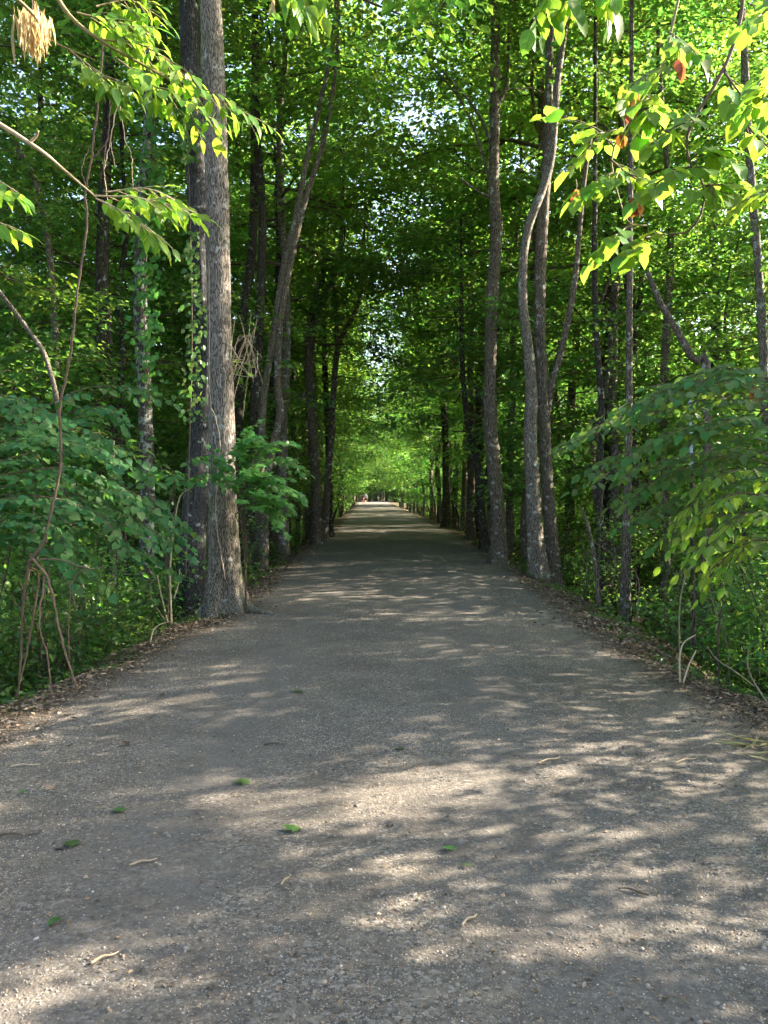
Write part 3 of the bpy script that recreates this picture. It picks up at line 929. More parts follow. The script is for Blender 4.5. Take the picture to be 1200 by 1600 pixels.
# saplings and bushes on the banks
cnt = 0
for _ in range(900):
    y = 7 + 45 * rng.uniform() ** 1.6
    sgn = -1 if rng.uniform() < 0.5 else 1
    l, r = edges(y)
    off = rng.uniform(0.9, 4.5 + 0.1 * y)
    x = l - off if sgn < 0 else r + off
    if abs(x) > 0.49 * y + 1.0 or (y < 10 and off < 1.3) or not free(x, y, used, 1.15):
        continue
    used.append((x, y)); cnt += 1
    sd_ = 'left' if sgn < 0 else 'right'
    zone = 'in the foreground' if y < 12 else 'in the nearer part' if y < 20 else 'in the middle part' if y < 30 else 'in the farther part' if y < 40 else 'far back'
    rzv = rng.uniform(0, 6.28)
    if rng.uniform() < 0.34 and y > 11:
        copy_tree('s', SAP[rng.integers(3)], 'sapling', f'thin leafy sapling on the {sd_} bank, {zone}', 'sapling', x, y, rng.uniform(0.7, 1.1), rzv, f'saplings on the {sd_} bank, {zone}')
    else:
        b = thing('shrub', f'low dark green shrub on the {sd_} bank, {zone}', 'shrub', (x, y, float(terrain(x, y))), f'shrubs on the {sd_} bank, {zone}', rzv, rng.uniform(0.75, 1.25))
        obj('foliage', BUSH[rng.integers(4)], b, 'stuff')
    if cnt > 150:
        break

# ------------------------------------------------------------------ deep wood: one mass nobody could count
PROTO = bpy.data.collections.new('woodland_kinds')


def proto_obj(name, pair):
    """trunk and crown of one kind joined, as a source for the mass"""
    import bmesh
    bm = bmesh.new()
    a, b = pair
    if a:
        bm.from_mesh(a)
    n0 = len(bm.faces)
    bm.from_mesh(b)
    me = bpy.data.meshes.new(name)
    for m in list(b.materials) + (list(a.materials) if a else []):
        me.materials.append(m)
    bm.faces.ensure_lookup_table()
    for f in bm.faces[:n0]:
        f.material_index = 2
    bm.to_mesh(me); bm.free()
    o = bpy.data.objects.new(name, me)
    PROTO.objects.link(o)
    return o


SPARSE = [make_tree(150 + i, H, .13, zc, rad, 20, 4, 95, 0.15, M['canopy'], M['bark_dark'], rx=0.62) for i, (H, zc, rad) in enumerate([(13, 3.2, 3.8), (15, 3.6, 4.2)])]  # gappy crowns made for unseen trees, to let sun flecks through
CLUMPY = [make_tree(170 + i, H, .07, 1.5, rad, 19, 3, 120, 0.12, M['under'], M['bark_brown'], rx=0.42, wander=.4, up=.42) for i, (H, rad) in enumerate([(7.5, 2.7), (8.5, 3.0)])]  # dense clumps with wide gaps, shaped for crisp sun streaks on the gravel
kinds = [('a_tall', TALL[0]), ('b_tall', TALL[1]), ('c_tall', TALL[2]), ('d_mid', MID[0]), ('e_mid', MID[1]), ('f_mid', MID[2]), ('g_sap', SAP[0]), ('h_sap', SAP[1]), ('i_bush', (None, BUSH[2])), ('j_bush', (None, BUSH[0])), ('k_sparse', SPARSE[0]), ('l_sparse', SPARSE[1]), ('m_clumpy', CLUMPY[0]), ('n_clumpy', CLUMPY[1])]
for nme, pr in kinds:
    proto_obj(nme, pr)


def scatter(name, pts, rot, scl, idx, coll):
    me = bpy.data.meshes.new(name)
    me.vertices.add(len(pts))
    me.vertices.foreach_set('co', np.asarray(pts, np.float32).ravel())
    for nm, ty, va in (('rz', 'FLOAT', rot), ('scl', 'FLOAT', scl)):
        me.attributes.new(nm, ty, 'POINT').data.foreach_set('value', np.asarray(va, np.float32))
    me.attributes.new('idx', 'INT', 'POINT').data.foreach_set('value', np.asarray(idx, np.int32))
    o = obj(name, me)
    ng = bpy.data.node_groups.new(name + '_nodes', 'GeometryNodeTree')
    ng.interface.new_socket('Geometry', in_out='INPUT', socket_type='NodeSocketGeometry')
    ng.interface.new_socket('Geometry', in_out='OUTPUT', socket_type='NodeSocketGeometry')
    N = ng.nodes; L = ng.links
    gi, go = N.new('NodeGroupInput'), N.new('NodeGroupOutput')
    ci = N.new('GeometryNodeCollectionInfo')
    ci.inputs['Collection'].default_value = coll
    ci.inputs['Separate Children'].default_value = True
    ci.inputs['Reset Children'].default_value = True

    def named(n, ty):
        a = N.new('GeometryNodeInputNamedAttribute'); a.data_type = ty
        a.inputs['Name'].default_value = n
        return a.outputs['Attribute']
    ip = N.new('GeometryNodeInstanceOnPoints')
    ip.inputs['Pick Instance'].default_value = True
    cx = N.new('ShaderNodeCombineXYZ')
    L.new(named('rz', 'FLOAT'), cx.inputs['Z'])
    L.new(gi.outputs[0], ip.inputs['Points'])
    L.new(ci.outputs[0], ip.inputs['Instance'])
    L.new(named('idx', 'INT'), ip.inputs['Instance Index'])
    L.new(cx.outputs[0], ip.inputs['Rotation'])
    L.new(named('scl', 'FLOAT'), ip.inputs['Scale'])
    L.new(ip.outputs[0], go.inputs[0])
    md = o.modifiers.new('scatter', 'NODES')
    md.node_group = ng
    return o


pts, rot, scl, idx = [], [], [], []


def mass(x, y, k, s):
    pts.append((x, y, float(terrain(x, y)))); rot.append(rng.uniform(0, 6.28)); scl.append(s); idx.append(k)


for _ in range(430):
    y = rng.uniform(22, 190); sgn = -1 if rng.uniform() < .5 else 1
    l, r = edges(y)
    off = rng.uniform(2.0, 36)
    if y < 64 and off < 3 + 0.28 * y:
        continue
    x = l - off if sgn < 0 else r + off
    if 131 < y < 176 and -12 < x < 60:
        continue
    mass(x, y, rng.integers(0, 8), rng.uniform(0.8, 1.15))
for _ in range(620):                                  # undergrowth below the trees
    y = rng.uniform(14, 130); sgn = -1 if rng.uniform() < .5 else 1
    l, r = edges(y)
    off = rng.uniform(3.5 if y < 50 else 1.2, 5 + 0.45 * min(y, 70))
    x = l - off if sgn < 0 else r + off
    mass(x, y, rng.choice([8, 8, 9, 7, 6]), rng.uniform(1.0, 1.9))
for _ in range(150):                                  # wall of trees behind the far clearing
    mass(rng.uniform(-30, 40), rng.uniform(177, 200), rng.choice([0, 1, 2, 3, 4, 5, 6, 8, 8]), rng.uniform(1.0, 1.5))
for k in range(46):
    mass(rng.uniform(-9, 10), rng.uniform(178, 192), rng.choice([3, 4, 5, 5]), rng.uniform(1.1, 1.6))
for k in range(40):
    mass(rng.uniform(-8, 8), rng.uniform(177, 188), rng.choice([3, 6, 7]), rng.uniform(1.3, 2.0))
for k in range(60):
    mass(-28 + k * 1.1, rng.uniform(176, 180), rng.choice([4, 8, 8, 7]), rng.uniform(1.2, 1.9))
# the wood goes on to both sides of the frame; on the right unseen trees are placed to throw dappled shade on the gravel
for x, y, k, s in [(6.2, 2.0, 12, .85), (8.6, 6.0, 13, .85), (11.0, 2.6, 13, .9), (9.8, 10.2, 3, 1.05), (11.5, 10.5, 0, .95), (14.5, 15.5, 1, 1.), (7.3, 4.0, 12, .85), (9.7, 4.6, 12, .9), (5.6, -0.2, 13, .8), (9.6, 12.5, 5, 1.0), (12.5, 8.2, 13, 1.15), (8.2, 7.8, 12, .85), (6.6, 5.4, 12, .75), (19, 5.0, 10, 1.0), (12.0, 13.0, 11, 1.), (17, 13.5, 10, 1.), (23, 17, 11, 1.),
                   (-8.5, 15, 0, .95), (-6.2, 19.5, 2, .95), (-10, 21, 1, .95), (-9, 6, 10, .9), (-12, 10, 0, 1.), (-15, 4, 1, 1.), (-7.5, 9, 4, .9)]:
    mass(x, y, k, s)
for k in range(46):
    y = rng.uniform(5.5, 15); sgn = -1 if k % 2 else 1
    l, r = edges(y)
    off = rng.uniform(1.6, 5.5)
    mass(l - off if sgn < 0 else r + off, y, rng.choice([8, 9, 9]), rng.uniform(.8, 1.25))
wd = scatter('woodland', pts, rot, scl, idx, PROTO)
tag(wd, 'dense mass of far off green woodland on both sides, plus unseen trees added for shade', 'woodland', kind='stuff')

# ------------------------------------------------------------------ ground cover and litter (nobody could count them)
rng = np.random.default_rng(5)


def along(n, y0, y1, p, d0, d1):
    y = y0 + (y1 - y0) * rng.uniform(0, 1, n) ** p
    sg = np.where(rng.uniform(0, 1, n) < .5, -1, 1)
    l, r = edges(y)
    d = rng.uniform(d0, d1, n)
    x = np.where(sg < 0, l - d, r + d)
    return x, y


def litter(n, y0, y1, p, dm, ds, size):
    y = y0 + (y1 - y0) * rng.uniform(0, 1, n) ** p
    sg = np.where(rng.uniform(0, 1, n) < .5, -1, 1)
    l, r = edges(y)
    d = rng.normal(dm, ds, n)
    x = np.where(sg < 0, l - d, r + d)
    a = rng.uniform(0, 6.28, n)
    D = np.stack([np.cos(a), np.sin(a), rng.normal(0, .22, n)], -1)
    N = np.stack([rng.normal(0, .35, n), rng.normal(0, .35, n), np.ones(n)], -1)
    P = np.stack([x, y, terrain(x, y) + rng.uniform(.008, .03, n)], -1)
    return P, frames(D, N), size * rng.uniform(.5, 1.3, n)


lb = MB()
cy_ = 2.2 + 16 * rng.uniform(0, 1, 70) ** 1.3
cx_ = rng.uniform(-2.3, 2.4, 70)
ii = rng.integers(0, 70, 5200)
sx = cx_[ii] + rng.normal(0, .30, 5200) ; sy = cy_[ii] + rng.normal(0, .16, 5200)
ang = rng.uniform(0, 6.28, 5200)
V, Fc = bake(SH['diamond'], np.stack([sx, sy, terrain(sx, sy) + rng.uniform(.006, .014, 5200)], -1),
             frames(np.stack([np.cos(ang), np.sin(ang), rng.normal(0, .2, 5200)], -1), np.stack([rng.normal(0, .3, 5200), rng.normal(0, .3, 5200), np.ones(5200)], -1)), rng.uniform(.006, .024, 5200))
lb.add(V, Fc)
for a in ((19000, 2.6, 16, 1.2, 0.22, 0.25, 0.042), (13000, 10, 60, 1.5, 0.2, 0.30, 0.06), (9000, 3, 25, 1.2, 1.3, 0.8, 0.07), (8000, 2.2, 26, 1.3, -1.3, 0.9, 0.022)):
    P, Rm, S = litter(*a)
    V, Fc = bake(SH['diamond'], P, Rm, S)
    lb.add(V, Fc)
tag(obj('leaf_litter', lb.mesh('leaf_litter', [M['litter']])), 'brown dead leaf litter strewn along both path shoulders', 'leaf litter', kind='stuff')

gb = MB()
for n, y0, y1, p, d0, d1, h, per, sz in ((1500, 4.5, 24, 1.3, .35, 3.2, .16, 11, .06), (1700, 14, 60, 1.3, .5, 5, .25, 10, .09), (1000, 4.2, 30, 1.2, .0, .75, .09, 9, .05)):
    x, y = along(n, y0, y1, p, d0, d1)
    keep = np.sin(x * 2.2 + 3 * np.sin(y * .8)) + np.sin(y * 1.9) + rng.normal(0, .7, n) > -0.5
    C = np.stack([x, y, terrain(x, y) + h * rng.uniform(.35, 1.1, n)], -1)[keep]
    P, Rm, S = clump_leaves(rng, C, per, h * 0.9, h * .25, sz, .5)
    V, Fc = bake(SH['diamond'], P, Rm, S)
    gb.add(V, Fc)
tag(obj('ground_cover', gb.mesh('ground_cover', [M['shrub']])), 'low green seedlings and creepers covering the banks', 'ground cover', kind='stuff')

# gravel: loose small stones nobody could count, plus the largest as single pebbles
OCT = np.array([(1, 0, 0), (-1, 0, 0), (0, 1, 0), (0, -1, 0), (0, 0, 1), (0, 0, -1)], float)
OCF = np.array([(0, 2, 4), (2, 1, 4), (1, 3, 4), (3, 0, 4), (2, 0, 5), (1, 2, 5), (3, 1, 5), (0, 3, 5)])


def stones(n, y0, y1, p, smin, smax):
    y = y0 + (y1 - y0) * rng.uniform(0, 1, n) ** p
    l, r = edges(y)
    lim = 0.54 * y + 0.6
    x = rng.uniform(np.maximum(l - .1, -lim), np.minimum(r + .1, lim))
    keep = np.sin(x * 1.9 + 1.5 * np.sin(y * 1.3)) + np.sin(y * 2.7 - x) + rng.normal(0, 1.1, n) - 2.3 * track(x, y) > -1.3
    x, y = x[keep], y[keep]; n = len(x)
    s = smin + (smax - smin) * rng.uniform(0, 1, n) ** 2.6
    a = rng.uniform(0, 6.28, n)
    D = np.stack([np.cos(a), np.sin(a), rng.normal(0, .15, n)], -1)
    N = np.stack([rng.normal(0, .2, n), rng.normal(0, .2, n), np.ones(n)], -1)
    Rm = frames(D, N)
    base = OCT[None] * rng.uniform(.7, 1.15, (n, 6, 1)) * np.stack([rng.uniform(.6, .9, n), np.ones(n), rng.uniform(.4, .65, n)], -1)[:, None]
    base = base + rng.normal(0, .14, (n, 6, 3))
    V = np.einsum('nij,nvj->nvi', Rm, base) * (s / 2)[:, None, None] + np.stack([x, y, terrain(x, y) + .004 + s * 0.10], -1)[:, None]
    Fc = OCF[None] + (np.arange(n) * 6)[:, None, None]
    return V.reshape(-1, 3), Fc.reshape(-1, 3)


sb = MB()
for a in ((84000, 2.1, 6.0, 1.25, .005, .0145), (32000, 5.0, 11, 1.2, .008, .018), (9000, 10, 24, 1.2, .013, .026)):
    V, Fc = stones(*a)
    sb.add(V, Fc)
tag(obj('gravel', sb.mesh('gravel', [M['pebble']], True)), 'small loose tan and grey gravel stones on the path', 'gravel', kind='stuff')


def pebble_mesh(seed):
    import bmesh
    r_ = np.random.default_rng(seed)
    bm = bmesh.new()
    bmesh.ops.create_icosphere(bm, subdivisions=1, radius=0.5)
    for v in bm.verts:
        v.co = Vector((v.co.x * 1.0, v.co.y * 0.72, v.co.z * 0.5)) * (1 + float(r_.normal(0, .10)))
    me = bpy.data.meshes.new('pebble')
    bm.to_mesh(me); bm.free()
    me.materials.append(M['pebble'])
    me.polygons.foreach_set('use_smooth', [True] * len(me.polygons))
    return me


PEB = [pebble_mesh(s) for s in range(6)]
for k in range(240):
    y = 2.2 + 3.2 * rng.uniform() ** 1.5
    x = rng.uniform(-0.5 * y - .1, 0.5 * y + .1)
    if math.sin(x * 1.9 + 1.5 * math.sin(y * 1.3)) + rng.normal(0, .9) < -0.3:
        continue
    o = obj('pebble', PEB[k % 6], path)
    s = rng.uniform(.015, .028)
    o.location = (x, y, float(terrain(x, y)) + .004 + s * 0.12)
    o.rotation_euler = (rng.normal(0, .2), rng.normal(0, .2), rng.uniform(0, 6.28))
    o.scale = (s, s, s)

# ------------------------------------------------------------------ near branches: every leaf one can pick out is its own part
LEAFME = {}


def leaf_me(kind, mat):
    k = (kind, mat.name)
    if k not in LEAFME:
        LEAFME[k] = shape_mesh(kind, mat)
    return LEAFME[k]


class Bough:
    """a leafy branch system: stems and leaves, gathered in world space"""
    def __init__(self, seed):
        self.r = np.random.default_rng(seed)
        self.stems, self.P, self.D, self.N, self.S = [], [], [], [], []

    def stem(self, pts, r0, r1, n=14):
        Q = resample(pts, n)
        self.stems.append((Q, np.linspace(r0, r1, n)))
        return Q

    def leaf(self, p, d, nrm, s):
        self.P.append(p); self.D.append(d); self.N.append(nrm); self.S.append(s)

    def spray(self, pts, r0=0.012, n_tw=10, tw=0.5, gap=0.055, size=0.1, t0=0.15, lean=(0, -0.45, 1.0), droop=0.35, fan=0.75, jit=0.25, hang=0.25):
        r = self.r
        Q = self.stem(pts, r0, 0.003, 18)
        T = norm(np.gradient(Q, axis=0))
        for k in range(n_tw + 1):
            f = t0 + (1 - t0) * (k + r.uniform(-.3, .3)) / n_tw
            i = int(np.clip(f, 0, 1) * 17)
            t, q = T[i], Q[i]
            sgn = 1 if k % 2 else -1
            lat = norm(np.cross(t, (0, 0, 1.0))) * sgn
            if k == n_tw:
                d = t
            else:
                d = norm(t * r.uniform(.45, .8) + lat * fan * r.uniform(.7, 1.2) + np.array((0, 0, r.normal(-0.05, .12))))
            L = tw * r.uniform(.55, 1.1) * (1.1 - 0.5 * f)
            m = max(3, int(L / gap))
            u = np.linspace(0, 1, 6)[:, None]
            W = q + d * L * u + np.array((0, 0, -1.0)) * hang * L * u * u
            self.stems.append((W, np.linspace(0.0035, 0.0015, 6)))
            for j in range(m):
                ff = (j + .7) / m
                p = np.array([np.interp(ff, u[:, 0], W[:, c]) for c in range(3)])
                ls = 1 if j % 2 else -1
                ld = d * 0.55 + np.cross(d, (0, 0, 1.0)) * ls * 0.8 + np.array((0, 0, -droop)) + r.normal(0, jit, 3) * (1, 1, .7)
                if j == m - 1:
                    ld = d + np.array((0, 0, -droop)) + r.normal(0, .15, 3)
                nn = np.array(lean) + r.normal(0, jit, 3)
                self.leaf(p + norm(ld) * 0.012, ld, nn, size * r.uniform(.6, 1.15))

    def build(self, thing_, org, kind, lmat, smat, maxn=300, near=True, seg=5, stem_name='twig', extra_mats=None):
        org = np.asarray(org)
        big = [s for s in self.stems if s[1][0] > 0.0036]
        for Q, rd in big:
            mb = MB(); add_tube(mb, Q, rd, max(seg, 6), 0)
            obj('stem', wmesh(mb, org, 'stem', [smat]), thing_)
        mb = MB()
        for Q, rd in self.stems:
            if rd[0] <= 0.0036:
                add_tube(mb, Q, rd, 4, 0)
        if mb.n:
            obj('fine_twigs', wmesh(mb, org, 'fine_twigs', [smat]), thing_, 'stuff')
        if not self.P:
            return
        P, D, N, S = (np.array(a) for a in (self.P, self.D, self.N, self.S))
        Rm = frames(D, N)
        # how large each shows: size over distance, only those in the frame
        uv = (P[:, 0] / np.maximum(P[:, 1], .1))
        score = S / np.linalg.norm(P - (0, 0, CAM_Z), axis=1) * np.where(np.abs(uv) < 0.5, 1, 0.01) * self.r.uniform(.6, 1, len(S))
        order = np.argsort(-score)
        me = leaf_me(kind, lmat)
        for i in order[:maxn]:
            o = obj('leaf', me, thing_)
            m4 = Matrix(Rm[i].tolist()).to_4x4()
            o.matrix_local = Matrix.Translation(Vector((P[i] - org).tolist())) @ m4 @ Matrix.Scale(float(S[i]), 4)
        rest = order[maxn:]
        if len(rest):
            V, Fc = bake(SH[kind], P[rest] - org, Rm[rest], S[rest])
            obj('foliage', mesh_np('foliage', V, Fc, [lmat], smooth=True), thing_, 'stuff')


def pxs(lst, depth=None):
    return np.array([px(p[0], p[1], p[2] if len(p) > 2 else depth) for p in lst])


# broad low shrub on the left, in tiers
def tiered_shrub(name, label, base, boughs, kind, lmat, smat, seed, org_uv, **kw):
    B = Bough(seed)
    org = px(*org_uv); org[2] = float(terrain(org[0], org[1]))
    first = None
    for pts in boughs:
        Q = pxs(pts)
        if first is None:
            first = B.stem(np.vstack([org + (0, 0, -0.1), (org * .45 + Q[0] * .55) + (B.r.normal(0, .06), 0, .12), Q[0]]), 0.013, 0.007, 12)
        else:
            st_ = first[int(B.r.integers(2, 8))]
            B.stem(np.vstack([st_, st_ * .45 + Q[0] * .55 + (B.r.normal(0, .05), B.r.normal(0, .05), .08), Q[0]]), 0.008, 0.006, 10)
        B.spray(Q, 0.0065, **kw)
    t = thing(name, label, 'shrub', org)
    B.build(t, org, kind, lmat, smat)
    return t


tiered_shrub('redbud_shrub', 'broad shrub with tiers of bluish green heart shaped leaves at left', None, [
    [(-70, 700, 7.2), (20, 662, 7.4), (100, 668, 7.6), (190, 700, 7.8)],
    [(-70, 720, 6.9), (30, 690, 7.0), (110, 690, 7.2), (180, 715, 7.3)],
    [(-60, 740, 7.4), (60, 705, 7.8), (150, 706, 8.1), (240, 745, 8.3)],
    [(-60, 760, 6.8), (40, 735, 7.0), (130, 735, 7.2), (215, 775, 7.4)],
    [(-40, 770, 7.4), (80, 748, 7.8), (180, 756, 8.1), (262, 800, 8.3)],
    [(-60, 800, 6.7), (30, 775, 6.9), (110, 785, 7.1), (190, 820, 7.2)],
    [(-40, 800, 7.3), (90, 775, 7.6), (180, 800, 7.8), (255, 838, 7.9)],
    [(-60, 840, 6.6), (20, 808, 6.8), (80, 815, 6.9), (105, 850, 6.9)],
    [(-60, 790, 7.7), (60, 765, 8.2), (160, 785, 8.4), (235, 825, 8.5)],
    [(-70, 640, 7.4), (-20, 618, 7.4), (30, 625, 7.3), (60, 645, 7.2)],
    [(-30, 700, 8.2), (90, 665, 8.4), (150, 640, 8.5), (190, 655, 8.6)],
    [(20, 840, 7.4), (90, 820, 7.5), (170, 840, 7.7), (235, 868, 7.8)],
    [(40, 790, 8.4), (140, 770, 8.6), (210, 785, 8.8), (262, 820, 8.9)],
    [(-40, 850, 7.0), (30, 838, 7.0), (80, 855, 7.1), (120, 880, 7.1)],
], 'heart', M['redbud'], M['twig'], 31, (-60, 980, 8.0), n_tw=14, tw=0.62, gap=0.042, size=0.085, droop=0.42, lean=(0.1, -0.6, 1.0))
tiered_shrub('leafy_shrub', 'arching bough of oval leaves crossing the dark trunks above the heart leaved shrub', None, [
    [(60, 640, 9.0), (130, 608, 9.2), (190, 604, 9.4), (245, 618, 9.5)],
    [(70, 660, 9.2), (120, 640, 9.4), (160, 634, 9.6)],
], 'oval', M['redbud'], M['twig'], 32, (20, 960, 9.5), n_tw=9, tw=0.42, gap=0.06, size=0.12, droop=0.5, lean=(0, -.5, 1))
tiered_shrub('maple_sapling', 'bright green lobed leaves of a sapling at the foot of the thick oak', None, [
    [(378, 770, 10.8), (400, 730, 10.8), (425, 715, 10.9), (452, 722, 11.0)],
    [(376, 790, 10.7), (400, 765, 10.7), (430, 755, 10.8), (455, 765, 10.9)],
    [(374, 800, 10.5), (392, 788, 10.5), (415, 790, 10.6), (432, 808, 10.6)],
    [(374, 770, 10.6), (370, 720, 10.5), (378, 690, 10.5), (392, 670, 10.5)],
    [(374, 780, 10.6), (390, 750, 10.5), (405, 748, 10.5), (425, 745, 10.5)],
    [(370, 760, 10.4), (375, 705, 10.4), (385, 690, 10.4), (405, 690, 10.4)],
    [(370, 780, 10.4), (385, 745, 10.3), (410, 700, 10.4), (440, 690, 10.5)],
    [(372, 800, 10.4), (395, 775, 10.3), (415, 770, 10.4), (445, 785, 10.5)],
], 'maple', M['maple'], M['twig'], 33, (384, 900, 11.1), n_tw=14, tw=0.5, gap=0.036, size=0.10, droop=0.4, lean=(0.1, -.6, 1))
tiered_shrub('oak_side_shrub', 'leafy spray of oval leaves in front of the thick oak and the pale trunk', None, [
    [(262, 790, 10.2), (285, 730, 10.2), (318, 712, 10.3), (350, 722, 10.4)],
    [(262, 770, 10.3), (300, 745, 10.4), (325, 738, 10.5), (345, 748, 10.5)],
    [(262, 800, 10.3), (275, 760, 10.4), (262, 735, 10.6), (240, 735, 10.7)],
], 'oval', M['maple'], M['twig'], 34, (262, 945, 10.4), n_tw=12, tw=0.42, gap=0.05, size=0.11, droop=0.45, lean=(0, -.55, 1))
# right-hand shrub
tiered_shrub('spice_shrub', 'large arching shrub of drooping oval leaves filling the right middle edge', None, [
    [(1240, 660, 6.4), (1130, 622, 6.5), (1040, 640, 6.6), (960, 655, 6.7), (890, 690, 6.8)],
    [(1240, 640, 6.0), (1150, 598, 6.0), (1070, 598, 6.1), (1000, 630, 6.2)],
    [(1240, 700, 6.3), (1120, 676, 6.4), (1030, 690, 6.5), (950, 715, 6.6)],
    [(1240, 680, 5.8), (1160, 655, 5.8), (1090, 665, 5.9), (1030, 690, 6.0)],
    [(1240, 740, 6.2), (1150, 712, 6.3), (1070, 730, 6.4), (990, 765, 6.5)],
    [(1240, 640, 6.7), (1120, 612, 6.9), (1050, 606, 7.0), (960, 640, 7.1)],
    [(1240, 780, 6.6), (1150, 755, 6.8), (1080, 770, 6.9), (1000, 800, 7.0)],
    [(1240, 720, 7.0), (1150, 700, 7.2), (1050, 715, 7.4), (930, 745, 7.5)],
    [(1240, 610, 6.0), (1170, 580, 6.0), (1110, 578, 6.0), (1050, 600, 6.1)],
    [(1240, 820, 6.9), (1160, 800, 7.1), (1090, 815, 7.2), (1030, 845, 7.3)],
], 'oval', M['spice'], M['twig'], 35, (1290, 950, 6.6), n_tw=15, tw=0.55, gap=0.042, size=0.098, droop=0.35, lean=(-0.15, -.6, 1))
tiered_shrub('low_shrub', 'darker yellowish green drooping leaves below the arching right hand shrub', None, [
    [(1240, 790, 5.6), (1160, 770, 5.6), (1110, 790, 5.7), (1060, 840, 5.8)],
    [(1240, 820, 5.4), (1180, 800, 5.4), (1130, 820, 5.5), (1080, 870, 5.5)],
    [(1240, 760, 5.7), (1170, 735, 5.7), (1120, 745, 5.8), (1075, 790, 5.9)],
    [(1240, 850, 5.6), (1180, 845, 5.7), (1140, 865, 5.7), (1110, 900, 5.8)],
], 'ovate', M['bough'], M['twig'], 36, (1270, 1000, 5.9), n_tw=12, tw=0.42, gap=0.045, size=0.10, droop=0.5, lean=(-0.1, -.5, 1))


# ---- branches hanging into the top of the picture
def hanging(name, label, stems, sprays, kind, lmat, smat, seed, **kw):
    B = Bough(seed)
    org = px(*stems[0][0][0])
    for pts, r0, r1 in stems:
        B.stem(pxs(pts), r0, r1, 20)
    for pts in sprays:
        B.spray(pxs(pts), 0.0055, **kw)
    t = thing(name, label, 'branch', org)
    B.build(t, org, kind, lmat, smat)
    return t


hanging('hanging_branch', 'sunlit yellow green leafy branch sweeping across the top left corner',
        [([(60, -60, 4.0), (105, 20, 4.05), (160, 65, 4.1), (230, 105, 4.2), (330, 160, 4.3)], 0.013, 0.004), ([(-20, -40, 3.7), (50, 20, 3.8), (75, 60, 4.0), (150, 95, 4.2)], 0.010, 0.004)],
        [[(120, 20, 4.05), (180, 35, 4.1), (225, 50, 4.2)], [(160, 62, 4.1), (220, 70, 4.15), (290, 110, 4.25)], [(230, 105, 4.2), (310, 140, 4.3), (400, 185, 4.4)],
         [(180, 90, 4.1), (250, 140, 4.1), (330, 185, 4.2)], [(110, 80, 4.0), (150, 110, 4.0), (190, 135, 4.05)], [(150, 10, 4.3), (200, 0, 4.4), (240, 20, 4.5)]],
        'ovate', M['bough'], M['twig_green'], 41, n_tw=11, tw=0.24, gap=0.034, size=0.092, droop=0.55, lean=(.25, -.35, 1), fan=0.6, hang=.15)
hanging('hanging_branch', 'pale bare limb with a lower spray of olive green leaves, upper left',
        [([(-40, 170, 4.2), (25, 210, 4.25), (70, 240, 4.3), (105, 270, 4.4), (150, 308, 4.5)], 0.014, 0.005), ([(45, 225, 4.28), (57, 212, 4.25), (60, 205, 4.2)], 0.008, 0.004)],
        [[(150, 306, 4.5), (220, 310, 4.55), (300, 330, 4.6)], [(150, 310, 4.5), (200, 335, 4.5), (250, 370, 4.5)], [(165, 300, 4.6), (230, 295, 4.7), (280, 315, 4.8)]],
        'ovate', M['bough'], M['twig_pale'], 42, n_tw=9, tw=0.24, gap=0.042, size=0.105, droop=0.4, lean=(0, -.3, 1), fan=.6, hang=.15)
hanging('hanging_branch', 'few green leaves poking in at the left photo edge',
        [([(-60, 270, 3.2), (-30, 280, 3.2), (-10, 288, 3.2)], 0.006, 0.004)], [[(-30, 280, 3.2), (0, 285, 3.2), (18, 295, 3.2)], [(-40, 330, 3.2), (-10, 345, 3.2), (18, 355, 3.2)]],
        'ovate', M['bough'], M['twig_green'], 43, n_tw=3, tw=0.10, gap=0.045, size=0.085, droop=.4, hang=.1)
hanging('hanging_branch', 'leaf cluster dangling from the top photo edge beside the thick oak',
        [([(500, -80, 4.0), (490, -40, 4.0), (470, -15, 4.0)], 0.006, 0.004)], [[(440, -25, 4.0), (460, -5, 4.0), (480, 15, 4.0)], [(490, -40, 4.0), (495, -20, 4.0), (500, 0, 4.0)], [(440, -40, 3.9), (450, -20, 3.9), (458, -5, 3.9)]],
        'ovate', M['bough'], M['twig_green'], 44, n_tw=4, tw=0.12, gap=0.05, size=0.105, droop=.8, hang=.2)
hanging('hanging_branch', 'broad soft green leaves hanging at the top right of centre',
        [([(880, -90, 3.6), (870, -50, 3.6), (860, -20, 3.6)], 0.007, 0.004)], [[(900, -50, 3.6), (875, -20, 3.6), (850, 10, 3.6)], [(850, -60, 3.7), (865, -30, 3.7), (885, -5, 3.7)], [(930, -60, 3.6), (945, -30, 3.6), (955, -5, 3.6)]],
        'oval', M['bough'], M['twig_green'], 45, n_tw=6, tw=0.18, gap=0.05, size=0.105, droop=.7, hang=.2)
